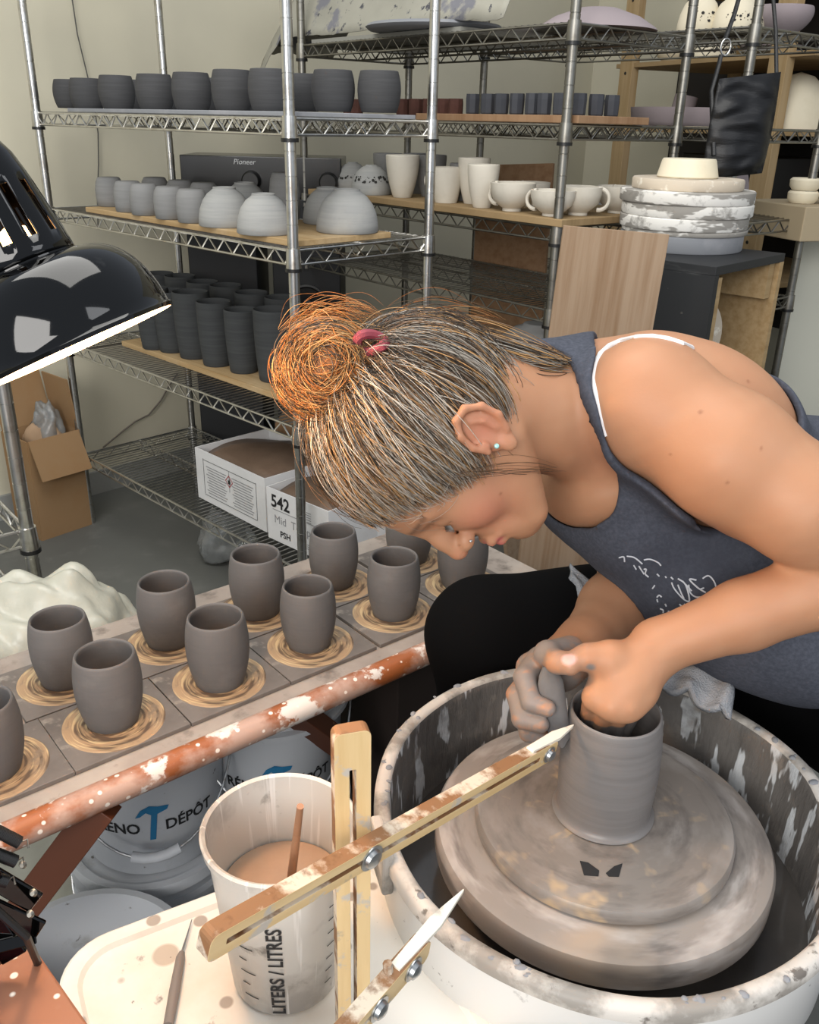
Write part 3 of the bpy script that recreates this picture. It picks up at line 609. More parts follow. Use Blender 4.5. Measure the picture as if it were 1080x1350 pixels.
for k in range(4):
    o = MB().lathe([(0, 0), (.08, 0), (.115, .012), (.117, .016), (.08, .006), (0, .005)], 36).build('stacked_plate', m_mauve if k % 2 else m_bisq, smooth=True); place(o, onW(1000, .12, lv0+k*.018)); tag(o, ['lowest plate of the stack behind the bag strap', 'second plate from the bottom behind the bag strap', 'third plate from the bottom behind the bag strap', 'top plate of the stack behind the bag strap'][k], 'plate', 'plates stacked on the pine shelf')
o = MB().lathe([(0, 0), (.16, 0), (.17, .01), (.175, .05), (.17, .05), (.165, .014), (0, .012)], 44).build('mauve_tray', m_mauve, smooth=True); place(o, RCc + dC*ray_plane_a(905, .2, RCc, dC, sC)+sC*.2); o.location.z = TC[1]+.006; tag(o, 'wide mauve shallow pan on the right wire rack', 'dish')
o = MB().lathe([(0, 0), (.05, 0), (.06, .03), (.064, .05), (.06, .05), (.055, .03), (0, .01)], 32).build('pink_pot', m_mauve, smooth=True); place(o, onW(850, .12, lv1)); tag(o, 'small pink-grey pot at the left on the pine shelf', 'pot')
o = MB().lathe([(0, 0), (.046, 0), (.05, .005), (.05, .13), (.046, .13), (.044, .01), (0, .01)], 28).build('leaning_cylinder', m_mauve, smooth=True); place(o, onW(893, .15, lv1), ry=.18); tag(o, 'mauve cylinder pot leaning on the pine shelf', 'pot')
o = MB().lathe([(.07, 0), (.07, .02), (.05, .045), (0, .055)], 28).build('upturned_dish', m_cream, smooth=True); place(o, onW(925, .1, lv1)); tag(o, 'small upturned cream dish beside the leaning cylinder', 'dish')
o = MB().lathe([(.13, 0), (.135, .004), (.134, .05), (.12, .10), (.09, .15), (.05, .185), (0, .2)], 44).build('white_dome', m_cream, smooth=True); q = P(1050, 170, 3.3); tag(o, 'large white dome bowl on the pine shelf at the right edge', 'bowl'); place(o, (q.x+.02, q.y+.1, lv1+.001))
# cream bowls on a beige carton at the right edge
q = P(1062, 300, 2.75)
cb = MB().box((0, 0, 0), (.34, .3, .10)).build('beige_box', mat('beige_card', '#a7977b', .8), bevel=.003); cb.location = (q.x+.07, q.y+.1, P(1062, 292, 2.75).z); cb.rotation_euler[2] = .3; tag(cb, 'flat beige carton at the right edge under cream pots', 'box')
tp = cb.location.z+.051; f = None
for k, (dx, dy, dz, l) in enumerate(((-.075, -.05, 0, 'lower cream pot at the left of the pile'), (-.075, -.05, .037, 'upper cream pot at the left of the pile'), (.02, -.06, 0, 'lower cream pot at the right edge'), (.02, -.06, .037, 'upper cream pot at the right edge'))):
    if f is None: f = MB().lathe([(0, 0), (.036, 0), (.045, .012), (.046, .03), (.04, .036), (.036, .034), (.036, .01), (0, .008)], 28).build('cream_pot', m_cream, smooth=True); o = f
    else: o = copy_tree(f)
    place(o, (cb.location.x+dx, cb.location.y+dy, tp+dz)); tag(o, l, 'pot', 'cream pots on the beige carton')
# dark goods deep in the pine shelves
g = MB().box((0, 0, .09), (.55, .3, .18)).build('dark_crate', m_black, bevel=.004); place(g, W0+dW*.42+sW*.35+Vector((0, 0, levels[3]+.001)), math.atan2(dW.y, dW.x)); tag(g, 'black crate in the shadow of the pine shelving', 'crate')
pb3 = perforated('pierced_bowl', .08, .06, m_bisq, 'small pierced bowl low behind the batt stack', 'bowl', 22, (.3, .6)); place(pb3, RCc+dC*.5+sC*.12); pb3.location.z = TC[2]+.006
pdk = MB().lathe([(0, -.006), (.075, -.006), (.08, 0), (.075, .006), (0, .006)], 36).build('mauve_disc', m_mauve, smooth=True); place(pdk, P(1003, 300, 2.55), 0, PI/2-.15, 0); tag(pdk, 'mauve disc standing behind the batt stack', 'plate'); pdk.rotation_euler = (PI/2-.1, 0, .9); pdk.location.z = TC[2]+.085; q = RCc+dC*.05+sC*.12; pdk.location.x, pdk.location.y = q.x, q.y
# pale door panel and black crates, right edge
q = P(1058, 400, 3.1)
o = MB().box((0, 0, .55), (.5, .03, 1.1)).build('pale_sheet', m_door, bevel=.002); o.location = (q.x+.19, q.y, 0); o.rotation_euler[2] = .1; tag(o, 'pale panel standing on the floor at the right edge', 'panel')
for k in range(3):
    c_ = MB().box((0, 0, .07), (.3, .34, .136)).build('black_crate', m_black, bevel=.006); q = P(1072, 520, 2.4); c_.location = (q.x+.14, q.y, .32+k*.14-.14); c_.rotation_euler[2] = .2; tag(c_, ['lowest black crate stacked at the right edge', 'middle black crate stacked at the right edge', 'top black crate stacked at the right edge'][k], 'crate', 'black crates at the right edge')
c_ = MB().box((0, 0, .09), (.3, .34, .178)).build('low_crate', m_black, bevel=.006); c_.location = (q.x+.14, q.y, 0); c_.rotation_euler[2] = .2; tag(c_, 'black base crate on the floor under the crate stack at right', 'crate')
# ---------------- black painted cupboard with stacked batts ----------------
zq = P(945, 350, 2.0).z
k0 = PZ(945, 352, zq); k1 = PZ(1036, 334, zq); ub = (k1-k0); ub.z = 0; wb = ub.length; ub.normalize(); vb = Vector((-ub.y, ub.x, 0))
db_ = .33
cab = empty('black_cupboard', (k0.x, k0.y, 0), math.atan2(ub.y, ub.x)); tag(cab, 'scuffed black painted open cupboard carrying the stack of round batts', 'cupboard')
# the long black side runs to the left-back from k0; front (open) side from k0 to k1
T = .02
MB().box((wb/2, db_/2, zq-T/2), (wb, db_, T)).build('top', m_blackp, cab, bevel=.001)
MB().box((T/2, db_/2, (zq-T)/2), (T, db_, zq-T)).build('side_panel', m_blackp, cab)
MB().box((wb-T/2, db_/2, (zq-T)/2), (T, db_, zq-T)).build('side_panel', [m_ply], cab)
MB().box((wb/2, db_-.01, (zq-T)/2), (wb-2*T, .015, zq-T)).build('back_panel', m_ply, cab)
MB().box((wb/2, db_/2, .05), (wb-2*T, db_-.03, .02)).build('bottom_panel', m_ply, cab)
MB().box((.045, .02, zq-T-.09), (.03, .02, .16)).build('cleat', m_ply, cab)
MB().box((wb/2, db_/2, zq-.30), (wb-2*T, db_-.03, .018)).build('inner_shelf', m_ply, cab)
MB().box((wb-.045, .12, zq-T-.045), (.03, .22, .085)).build('cleat', m_ply, cab)
for k, (rx, l) in enumerate(((.098, 'large round tray with a white face standing inside the black cupboard'), (.108, 'second round tray leaning inside the black cupboard'))):
    o = MB().lathe([(0, .0), (rx*.86, 0), (rx*.88, .01), (rx, .012), (rx, .018), (rx*.85, .022), (0, .018)], 44).build('round_tray', m_batc if k == 0 else m_mauve, smooth=True)
    o.matrix_world = axesM(cab.location + ub*(.13+.012*k) + vb*(.10+.06*k) + Vector((0, 0, zq-.29+rx+.002)), (ub-vb*.3).cross(Vector((0, 0, 1))), (0, 0, 1), ub-vb*.3) if False else Matrix.Translation(cab.location + ub*(.125+.02*k) + vb*(.11+.06*k) + Vector((0, 0, zq-.288+rx))) @ Matrix.Rotation(math.atan2(ub.y, ub.x)-.35, 4, 'Z') @ Matrix.Rotation(PI/2, 4, 'X'); tag(o, l, 'tray')
# stacked batts
cs = P(896, 318, 2.22); R_ = .182
cs = PZ(894, 330, zq+.001); base = cs+Vector((0, 0, 0))
base = k0 - ub*0 + Vector((0, 0, 0))
cx = PZ(896, 326, zq); base = Vector((cx.x, cx.y, zq+.0005)); D_ = (base-Vector((0, 0, CZ))).dot(CF); R_ = 84/FPX*D_
zz = base.z; hs = [.040, .012, .030, .030, .030]; nm = ['bottom blue-grey batt of the stack', 'thin stained batt second from the bottom', 'third batt of the stack, flecked white', 'fourth batt of the stack, flecked white', 'upper wide batt of the stack, flecked white']
for k, h in enumerate(hs):
    rr = R_*(.93+.018*k)
    o = MB().lathe([(0, 0), (rr*.985, 0), (rr, .003), (rr, h-.003), (rr*.985, h-.0006), (0, h-.0006)], 60).build('round_batt', m_batg if k == 0 else m_batp, smooth=True); place(o, (base.x+.004*(k % 2), base.y, zz), k*1.3); tag(o, nm[k], 'batt', 'stacked batts on the black cupboard'); zz += h
rr = R_*.83
o = MB().lathe([(0, 0), (rr*.985, 0), (rr, .003), (rr, .022), (rr*.98, .0255), (0, .0255)], 60).build('round_batt', m_batc, smooth=True); place(o, (base.x-.002, base.y, zz)); tag(o, 'tan batt on top of the wide batts', 'batt', 'stacked batts on the black cupboard'); zz += .026
o = MB().lathe([(0, 0), (R_*.44, 0), (R_*.455, .003), (R_*.40, .040), (R_*.385, .044), (0, .044)], 50).build('plaster_mould', m_cream, smooth=True); place(o, (base.x-.005, base.y, zz)); tag(o, 'cream tapered plaster mould topping the batt stack', 'mould')
# plywood sheet leaning in front
p0, p1 = P(743, 297, 1.80), P(882, 309, 1.80)
xx = (p1-p0); Wd = xx.length; xx.normalize(); nz = Vector((-xx.y, xx.x, 0)).normalized(); yy = Vector((0, 0, -1)) - nz*.05; yy -= xx*yy.dot(xx); yy.normalize(); nz = xx.cross(yy)
Hs = (p0.z-.004)/abs(yy.z)
o = MB().box((Wd/2, Hs/2, 0), (Wd, Hs, .014)).build('leaning_plywood_sheet', m_ply2, bevel=.001)
o.matrix_world = axesM(p0, xx, yy, nz); tag(o, 'tan plywood sheet leaning upright behind the woman\'s shoulder', 'board')
# ---------------- hanging bag ----------------
bc_ = P(979, 164, 2.26)
def leather_bag():
    r = empty('shoulder_bag', bc_); r.rotation_euler[2] = .15; tag(r, 'creased black leather shoulder bag hanging from the right rack', 'bag')
    nx, nz_ = 26, 34; vs = []; fs = []
    def outline(u, v):       # u -1..1, v 0 (top)..1 (bottom)
        w_ = .080+.006*math.sin(v*3); x = u*w_ + .006*v*-1
        z = .112 - v*.235 + .010*u*(1-v) + .004*u*v*2
        return x, z
    for side in (-1, 1):
        for j in range(nz_+1):
            for i in range(nx+1):
                u = -1+2*i/nx; v = j/nz_; x, z = outline(u, v)
                th = .026*(1-abs(u)**3)*(.25+.75*min(1, v*2.2))*(1-max(0, v-.93)*9)
                cr = .0016*math.sin(v*26+mnoise.noise(Vector((u*1.5, v*3, 5)))*5)*min(1, v*5)*(1-abs(u)**4) + .009*mnoise.noise(Vector((u*1.2, v*8, side)))
                vs.append((x, side*(max(th, .001)+ (cr if th > .004 else 0)), z))
    n1 = (nx+1)*(nz_+1)
    for s_ in (0, 1):
        for j in range(nz_):
            for i in range(nx):
                a = s_*n1+j*(nx+1)+i; fs.append((a, a+1, a+nx+2, a+nx+1) if s_ else (a, a+nx+1, a+nx+2, a+1))
    ed = [j*(nx+1) for j in range(nz_+1)]+[nz_*(nx+1)+i for i in range(1, nx+1)]+[j*(nx+1)+nx for j in range(nz_-1, -1, -1)]
    for a, b in zip(ed, ed[1:]): fs.append((a, b, b+n1, a+n1))
    MB().add(vs, fs).build('body', m_leather, r, smooth=True, angle=80)
    xl, zl = outline(-1, .12); xr, zr_ = outline(1, 0)
    def P2(px, py): 
        q = P(px, py, 2.26); return r.matrix_world.inverted() @ q
    bpy.context.view_layer.update()
    MB().tube([P2(941, 205), P2(938, 120), P2(948, 85), P2(951, 72)], .006, 8, flat=.35).build('strap', m_leather, r, smooth=True)
    MB().tube([P2(956, 52), P2(968, 20), P2(985, -40), P2(1000, -95)], .006, 8, flat=.35).build('strap', m_leather, r, smooth=True)
    MB().tube([P2(1024, 100), P2(1023, 40), P2(1018, -20), P2(1000, -95)], .005, 8, flat=.35).build('strap', m_leather, r, smooth=True)
    g = MB(); c0 = P2(957, 62); g.tube([c0+Vector((math.cos(k*PI/10)*.013, 0, math.sin(k*PI/10)*.019)) for k in range(21)], .0022, 8)
    g.build('ring', m_chrome, r, smooth=True)
    return r
leather_bag()
# ---------------- cardboard box, polythene, floor things ----------------
q0 = PZ(121, 692, 0); q0 = P(121, 690, 2.58)
bx = empty('cardboard_box', (0, 0, 0)); tag(bx, 'open cardboard box with raised flaps and packing at the left wall', 'box')
A_ = PZ(121, 691, .0); A2_ = PZ(56, 713, .0); ub3 = A_-A2_; ang = math.atan2(ub3.y, ub3.x); bx.location = (A_.x, A_.y, 0); bx.rotation_euler[2] = ang
Wb, Db, Hb = ub3.length, .17, .36; t = .005; vb3 = Vector((-math.sin(ang), math.cos(ang), 0)); mid3 = A_ - ub3*.5 + vb3*.085
g = MB(); g.box((-Wb/2, 0, Hb/2), (Wb, t, Hb)).box((-Wb/2, Db, Hb/2), (Wb, t, Hb)).box((0, Db/2, Hb/2), (t, Db, Hb)).box((-Wb, Db/2, Hb/2), (t, Db, Hb)).box((-Wb/2, Db/2, .004), (Wb, Db, t)); g.build('carton', m_card, bx)
MB().box((0, 0, .09), (t, Db*.95, .18)).build('flap', m_card, bx, loc=(.0, Db/2, Hb)).rotation_euler = (0, -.1, 0)
MB().box((0, 0, .09), (Wb*.96, t, .18)).build('flap', m_card, bx, loc=(-Wb/2, Db, Hb)).rotation_euler = (-.25, 0, 0)
fo = MB().box((0, 0, .07), (Wb*.96, t, .14)).build('flap', m_card, bx, loc=(-Wb/2, 0, Hb)); fo.rotation_euler = (2.7, 0, 0)
pk = crumple('packing_paper', mat('packing_paper', '#9a7f63', .8), (mid3.x, mid3.y, .2), .08, .05, .12, 3, .3, 4); tag(pk, 'crumpled brown packing paper inside the cardboard box', 'paper')
pk2 = crumple('plastic_wrap', m_clear, (mid3.x+.02, mid3.y+.01, .30), .045, .04, .09, 5, .5, 4); tag(pk2, 'crumpled clear wrap poking out of the cardboard box', 'wrap')
pv = crumple('polythene_sheet', m_poly, PZ(64, 900, .44), .26, .18, .40, 8, .22, 6); pv.location.z = 0; tag(pv, 'milky crumpled polythene heaped beyond the cup table at left', 'plastic sheet')
bgc = crumple('clear_bag', m_clear, PZ(300, 735, 0), .09, .07, .10, 12, .4, 4); tag(bgc, 'clear plastic bag on the floor below the bottom shelf', 'bag')
# heap carrier under the polythene
# plywood on floor and cable loop
o = MB().box((0, 0, .25), (.24, .012, .5)).build('floor_plywood', m_ply2); q = PZ(745, 722, .0); o.location = P(742, 730, 2.3); o.location.z = 0; o.rotation_euler = (-.25, 0, .75); tag(o, 'plywood offcut standing behind the chin', 'board')
q = PZ(705, 742, .0)
MB().tube([(q.x+.10*math.cos(k*.35)*(1-.01*k), q.y+.10*math.sin(k*.35), .006+.0012*k) for k in range(40)], .005, 6).build('cable_coil', m_black, smooth=True); tag(bpy.data.objects['cable_coil'], 'black cable coiled on the concrete beyond the table', 'cable')
# ---------------- cup table ----------------
TZ = CZ-.71                        # level of the bats
ud = Vector((.766, .643, 0)); ue = Vector((-.643, .766, 0)); AT = math.atan2(.643, .766)
def T_(al, pe, z=0): 
    p = ud*al + ue*pe; p.z = z; return p
tt = TZ-.007
tab = empty('work_table', T_(.5, 1.0, 0), AT); tag(tab, 'long orange-varnished wooden table holding the rows of grey cups on bats', 'table')
L0, L1 = -.35, 1.07; pw0, pw1 = .852, 1.20
MB().box(((L0+L1)/2-.5, (pw0+pw1)/2-1.0, tt-.0125), (L1-L0, pw1-pw0, .025)).build('tabletop', m_tabletop, tab, bevel=.002)
nos = MB(); pts = [(x, pw0-1.0, tt-.0135) for x in np.linspace(L0-.5, L1-.5, 40)]
nos.tube(pts, .0175, 16); nos.build('front_rail', m_orange, tab, smooth=True)
MB().box((-.22, pw1-1.0-.01, tt-.05), (L1-L0-.1, .02, .06)).build('back_rail', m_orange, tab)
for al, pe in ((-.25, .90), (.98, .90), (-.25, 1.14), (.98, 1.14)):
    MB().box((0, 0, (tt-.025)/2), (.045, .045, tt-.025)).build('leg', m_brace, tab, loc=(al-.5, pe-1.0, 0), bevel=.002)
# diagonal brace seen left
b0 = P(150, 1075, .98); b1 = P(35, 1215, .92)
tab.matrix_world; bpy.context.view_layer.update(); inv = tab.matrix_world.inverted()
def strut(name, p, q, w_, d_, m_, parent, inv=Matrix()):
    p = inv @ Vector(p); q = inv @ Vector(q); z = (q-p); x = z.orthogonal().normalized(); M = axesM(p, x, z.cross(x), z)
    return MB().box((0, 0, z.length/2), (w_, d_, z.length)).build(name, m_, parent, M=M, bevel=.001)
s1 = PZ(150, 1078, tt-.03) + ue*.03; s1.z = tt-.03
s2 = s1 + Vector((-.16, -.03, -.22)); strut('brace', s1, s2, .03, .04, m_brace, tab, inv)
s1 = PZ(400, 955, tt-.03)+ue*.10; s1.z = tt-.028; strut('brace', s1, s1+Vector((.13, .12, -.22)), .03, .04, m_brace, tab, inv)
MB().box((0, 0, .13), (.2, .3, .26)).build('brown_chest', m_darkbox, bevel=.004, loc=T_(.78, 1.0, 0)).rotation_euler = (0, 0, AT); 
ch = bpy.data.objects['brown_chest']; ch.scale = (1, 1, 2.1); ch.scale = (.75, .6, 2.1); ch.location = T_(.84, 1.02, 0); tag(ch, 'dark brown chest under the right end of the cup table', 'chest')
# bats and cups
tc_ = cup_mesh('grey_cup', .0372, .0415, .0325, .098, .0042, m_clay, n=56)
bat0 = empty('square_bat'); 
MB().box((0, 0, .003), (.1485, .1285, .006)).build('tile', m_bat, bat0, bevel=.0008)
MB().lathe([(0, .0063), (.020, .0066), (.037, .0070), (.042, .0064), (.046, .0074), (.050, .0064), (.055, .0073), (.0585, .0064), (.0615, .0068), (.0635, .0061)], 56).build('ring_mark', m_ring, bat0, smooth=True)
front = [.165, .314, .464, .614, .769, .92]; back = [.300, .455, .602, .751, .908]
lf = ['frontmost grey cup cut by the left edge, on its ringed bat', 'large grey cup second in the front row, nearest the table edge', 'third grey cup in the front row from the left', 'fourth grey cup in the front row from the left', 'fifth grey cup in the front row, under the forehead', 'last grey cup of the front row, under the nose tip']
lb = ['first grey cup of the back row beside the polythene', 'second grey cup of the back row', 'third grey cup of the back row', 'fourth grey cup of the back row beside the rack post', 'last grey cup of the back row, behind the hairline']
f1 = f2 = True
for row, pe, ls in ((front, .952, lf), (back, 1.083, lb)):
    for k, al in enumerate(row):
        b = bat0 if f1 else copy_tree(bat0); f1 = False
        place(b, T_(al, pe, tt+.0005), AT); tag(b, 'square clay-smeared bat under the '+ls[k].split(',')[0].replace('grey cup', 'cup'), 'bat', 'square bats on the cup table')
        c = tc_ if f2 else copy_tree(tc_); f2 = False
        place(c, T_(al, pe+(.004 if k % 2 else -.002), tt+.0072), k*2.1+pe*9, s=(1+.02*((k % 3)-1), 1+.02*((k % 3)-1), 1+.025*((k*7 % 3)-1))); tag(c, ls[k], 'cup', 'freshly thrown grey cups on bats')
# ---------------- buckets below the table ----------------
def bucket(name, loc, rz, label, h=.30, R=.135, lid=True, bail=True):
    r = empty(name, loc, rz); tag(r, label, 'bucket', 'white shop buckets under the cup table')
    rf = lambda z: R*(.86+.14*z/h)
    MB().lathe([(0, 0), (rf(0)-.004, 0), (rf(0), .005), (rf(h*.72), h*.72), (rf(h*.72)+.012, h*.725), (rf(h*.76)+.012, h*.76), (rf(h*.78)+.001, h*.765), (rf(h*.84)+.001, h*.84), (rf(h*.84)+.010, h*.845), (rf(h*.88)+.010, h*.88), (rf(h*.9), h*.885), (rf(h), h), (rf(h)-.004, h), (rf(.02)-.004, .01), (0, .008)], 56).build('body', m_bucket, r, smooth=True)
    if lid: MB().lathe([(0, h+.002), (rf(h)-.008, h+.002), (rf(h)-.006, h+.006), (rf(h)+.006, h+.006), (rf(h)+.008, h-.012), (rf(h)+.004, h-.012), (rf(h)+.002, h)], 56).build('lid', m_bucket, r, smooth=True)
    zt = h*.36
    for txt, a0, xx in (('RÉNO', -.47, 0), ('DÉPÔT', .50, 0)):
        vs, fs = text_mesh(txt, .027, bold=True); MB().add(bent(vs, R, zt, a0, lambda z: rf(z)+.0006), fs).build('shop_name', m_ink, r)
    # hammer mark between the words
    poly = [(-.010, -.034), (.002, -.034), (.010, .020), (.030, .026), (.034, .034), (.012, .036), (-.004, .040), (-.022, .032), (-.034, .016), (-.024, .018), (-.012, .026), (-.002, .020)]
    hv = [Vector((x*.78, y*.9)) for x, y in poly]; g = MB(); g.add(bent([(v.x, v.y+.008) for v in hv], R, zt, .0, lambda z: rf(z)+.0008), [tuple(range(len(hv)))]); g.build('hammer_logo', m_blue, r)
    if bail:
        pts = [((rf(h*.8)+.012)*math.sin(a), -abs(math.cos(a))*(rf(h*.5)+.03), h*.82-.15*abs(math.cos(a))) for a in np.linspace(-PI/2, PI/2, 25)]
        hd = MB().tube(pts, .002, 6).build('bail', m_bolt, r, smooth=True)
        MB().tube(pts[10:15], .008, 10).build('grip', m_bucket, hd, smooth=True)
    return r
q = P(205, 1105, 1.45)
bucket('plastic_bucket', (q.x, q.y, .0), .28, 'lower white bucket of the stack with a wire bail', .30, .125)
bucket('plastic_bucket', (q.x+.005, q.y, .307), .30, 'upper white bucket with a blue hammer mark under the table edge', .27, .122)
q = P(362, 1000, 1.50); bucket('plastic_bucket', (q.x, q.y, .0), .2, 'white bucket farther right below the table, mostly in shadow', .30, .122)
bucket('plastic_bucket', (q.x, q.y, .307), .2, 'white bucket stacked behind the measuring cup under the table rail', .27, .12)
q = P(70, 1230, 1.08); g = MB().lathe([(0, 0), (.11, 0), (.12, .01), (.14, .30), (.145, .30), (.145, .315), (.135, .315), (.115, .01), (0, .008)], 48).build('grey_bin', m_bucket, smooth=True); g.location = (q.x, q.y+.05, 0); tag(g, 'plain pale bin in deep shadow under the table at left', 'bin')
# ---------------- wheel, splash pan ----------------
WC = Vector((.215, .747, 0)); zw = CZ-.69
wh = empty('pottery_wheel', (WC.x, WC.y, 0)); tag(wh, 'potter\'s wheel with a wide clay-smeared wheel head inside the splash pan', 'pottery wheel')
MB().lathe([(0, zw), (.170, zw), (.176, zw-.002), (.179, zw-.007), (.179, zw-.030), (.172, zw-.036), (.12, zw-.040), (0, zw-.040)], 96).build('wheel_head', m_wheel, wh, smooth=True)
MB().lathe([(.02, zw-.04), (.02, .30), (0, .30)], 20).build('shaft', m_bolt, wh, smooth=True)
MB().box((0.02, .0, .235), (.34, .42, .43)).build('housing', m_darkbox, wh, bevel=.01)
bat = MB().lathe([(0, .0175), (.02, .0175), (.125, .0175), (.134, .0165), (.1365, .013), (.1365, .003), (.133, .0002), (0, .0002)], 96).build('round_bat', m_wbat, smooth=True, loc=(WC.x, WC.y, zw+.0006)); tag(bat, 'round clay-streaked bat on the wheel head', 'bat')
g = MB()
ch_ = P(795, 1150, .885)
for pts in ([(-.021, .010), (-.013, .008), (-.004, -.002), (-.006, -.009), (-.020, -.008)], [(.021, .008), (.012, .004), (.002, -.005), (.004, -.009), (.014, -.009)]):
    g.prism(pts, 0, .0006)
g.build('clay_mark', m_ink, bat, M=Matrix.Translation(Vector((PZ(795, 1146, zw+.0186).x-WC.x, PZ(795, 1146, zw+.0186).y-WC.y, .0178))))
zpb = zw+.0186
pot = MB().lathe([(0, 0), (.052, 0), (.0540, .0012), (.0522, .003), (.0492, .005), (.0490, .009), (.0505, .030), (.0515, .055), (.0505, .085), (.0480, .108), (.0465, .118), (.0458, .1195), (.0440, .1200), (.0425, .118), (.0440, .108), (.0465, .085), (.0470, .05), (.0455, .02), (.040, .012), (0, .010)], 80).build('cylinder_pot', m_wet, smooth=True, angle=60, loc=(WC.x, WC.y+.002, zpb)); pot.scale = (1, 1, 1.07); tag(pot, 'wet grey cylinder being thrown in the middle of the wheel', 'pot')
# splash pan: wall, two halves of the rim at different heights
def pan():
    r = empty('splash_pan', (WC.x, WC.y, 0)); tag(r, 'large round white splash pan with clay drips around the wheel', 'splash pan')
    n = 128; z0 = zw-.105
    prof = lambda zr: [(.16, z0+.004), (.205, z0+.004), (.222, z0+.02), (.228, zr-.012), (.229, zr-.003), (.232, zr), (.240, zr+.001), (.2455, zr-.004), (.246, zr-.014), (.241, zr-.016), (.238, z0+.02), (.215, z0-.004), (.16, z0-.004)]
    vs = []; fs = []; mi = []
    for k in range(n):
        a = 2*PI*k/n; fr = .5+.5*math.tanh((math.sin(a+.10)*-1)*9+1.2)      # 1 = front half
        zr = CZ-.648 - .012*fr
        w_ = 1+.004*math.sin(7*a)
        for (rr, z) in prof(zr): vs.append((rr*w_*math.cos(a), rr*w_*math.sin(a), z))
    m = 13
    for k in range(n):
        k2 = (k+1) % n
        for j in range(m-1):
            fs.append((k*m+j, k2*m+j, k2*m+j+1, k*m+j+1)); mi.append(0 if j < 4 else 1 if j < 8 else 2)
        fs.append((k*m+m-1, k2*m+m-1, k2*m, k*m)); mi.append(2)
    g = MB(); g.add(vs, fs); g.mi = mi; g.build('basin', [m_panin, m_panrim, m_pan], r, smooth=True, angle=60)
    MB().lathe([(.03, z0+.030), (.222, z0+.030)], 96).build('slip_water', m_slip, r, smooth=True)
    # overlap clip of the two halves at the left
    a = math.radians(196)
    M = axesM((.2385*math.cos(a), .2385*math.sin(a), CZ-.665), (-math.sin(a), math.cos(a), 0), (math.cos(a), math.sin(a), 0), (0, 0, 1))
    MB().box((0, .006, -.01), (.055, .012, .055)).build('joining_lip', m_panrim, r, M=M, bevel=.003)
    rd = random.Random(4); g = MB()
    for k in range(70):
        a = rd.uniform(0, 2*PI); rr = rd.uniform(.231, .243); s_ = rd.uniform(.0015, .0045); fr = .5+.5*math.tanh((math.sin(a+.10)*-1)*9+1.2)
        g.lathe([(0, s_*.5), (s_*.7, s_*.35), (s_, 0), (0, -.0005)], 7, M=Matrix.Translation((rr*math.cos(a), rr*math.sin(a), CZ-.648-.012*fr)) @ Matrix.Scale(rd.uniform(.7, 1.8), 4, (math.cos(a*3), math.sin(a*3), 0)))
    o = g.build('clay_spatter', m_batg, r, smooth=True); o['kind'] = 'stuff'
pan()
# ---------------- white side tray, measuring cup ----------------
zt = CZ-.745
def rrect(x0, x1, y0, y1, r, n=8):
    out = []
    for cx, cy, a0 in ((x1-r, y1-r, 0), (x0+r, y1-r, PI/2), (x0+r, y0+r, PI), (x1-r, y0+r, 1.5*PI)):
        out += [(cx+r*math.cos(a0+PI/2*k/n), cy+r*math.sin(a0+PI/2*k/n)) for k in range(n+1)]
    return out
tr = empty('side_tray', (0, 0, 0)); tag(tr, 'white spattered rounded tray table beside the wheel under the measuring cup', 'tray')
tcn = PZ(92, 1290, zt); tdir = (PZ(300, 1183, zt)-PZ(150, 1240, zt)).normalized(); tang = math.atan2(tdir.y, tdir.x)
tr.location = (tcn.x, tcn.y, 0); tr.rotation_euler[2] = tang
X0, X1, Y0, Y1 = -.012, .33, -.36, .035
g = MB(); ro = rrect(X0, X1, Y0, Y1, .055); ri = rrect(X0+.016, X1-.016, Y0+.016, Y1-.016, .042); r2 = rrect(X0+.020, X1-.020, Y0+.020, Y1-.020, .038)
n = len(ro); vs = [(x, y, zt-.022) for x, y in ro]+[(x, y, zt+.002) for x, y in ro]+[(x*1, y, zt+.004) for x, y in rrect(X0+.003, X1-.003, Y0+.003, Y1-.003, .052)]+[(x, y, zt+.004) for x, y in ri]+[(x, y, zt) for x, y in r2]
fs = [tuple(range(n))[::-1], tuple(range(4*n, 5*n))]
for j in range(4): fs += [(j*n+k, j*n+(k+1) % n, (j+1)*n+(k+1) % n, (j+1)*n+k) for k in range(n)]
g.add(vs, fs); g.build('tray_top', m_tray, tr, smooth=True, angle=30)
for x, y in ((.03, -.04), (.29, -.04), (.03, -.3), (.29, -.3)): MB().tube([(x, y, 0), (x, y, zt-.022)], .012, 12).build('leg', m_bolt, tr, smooth=True)
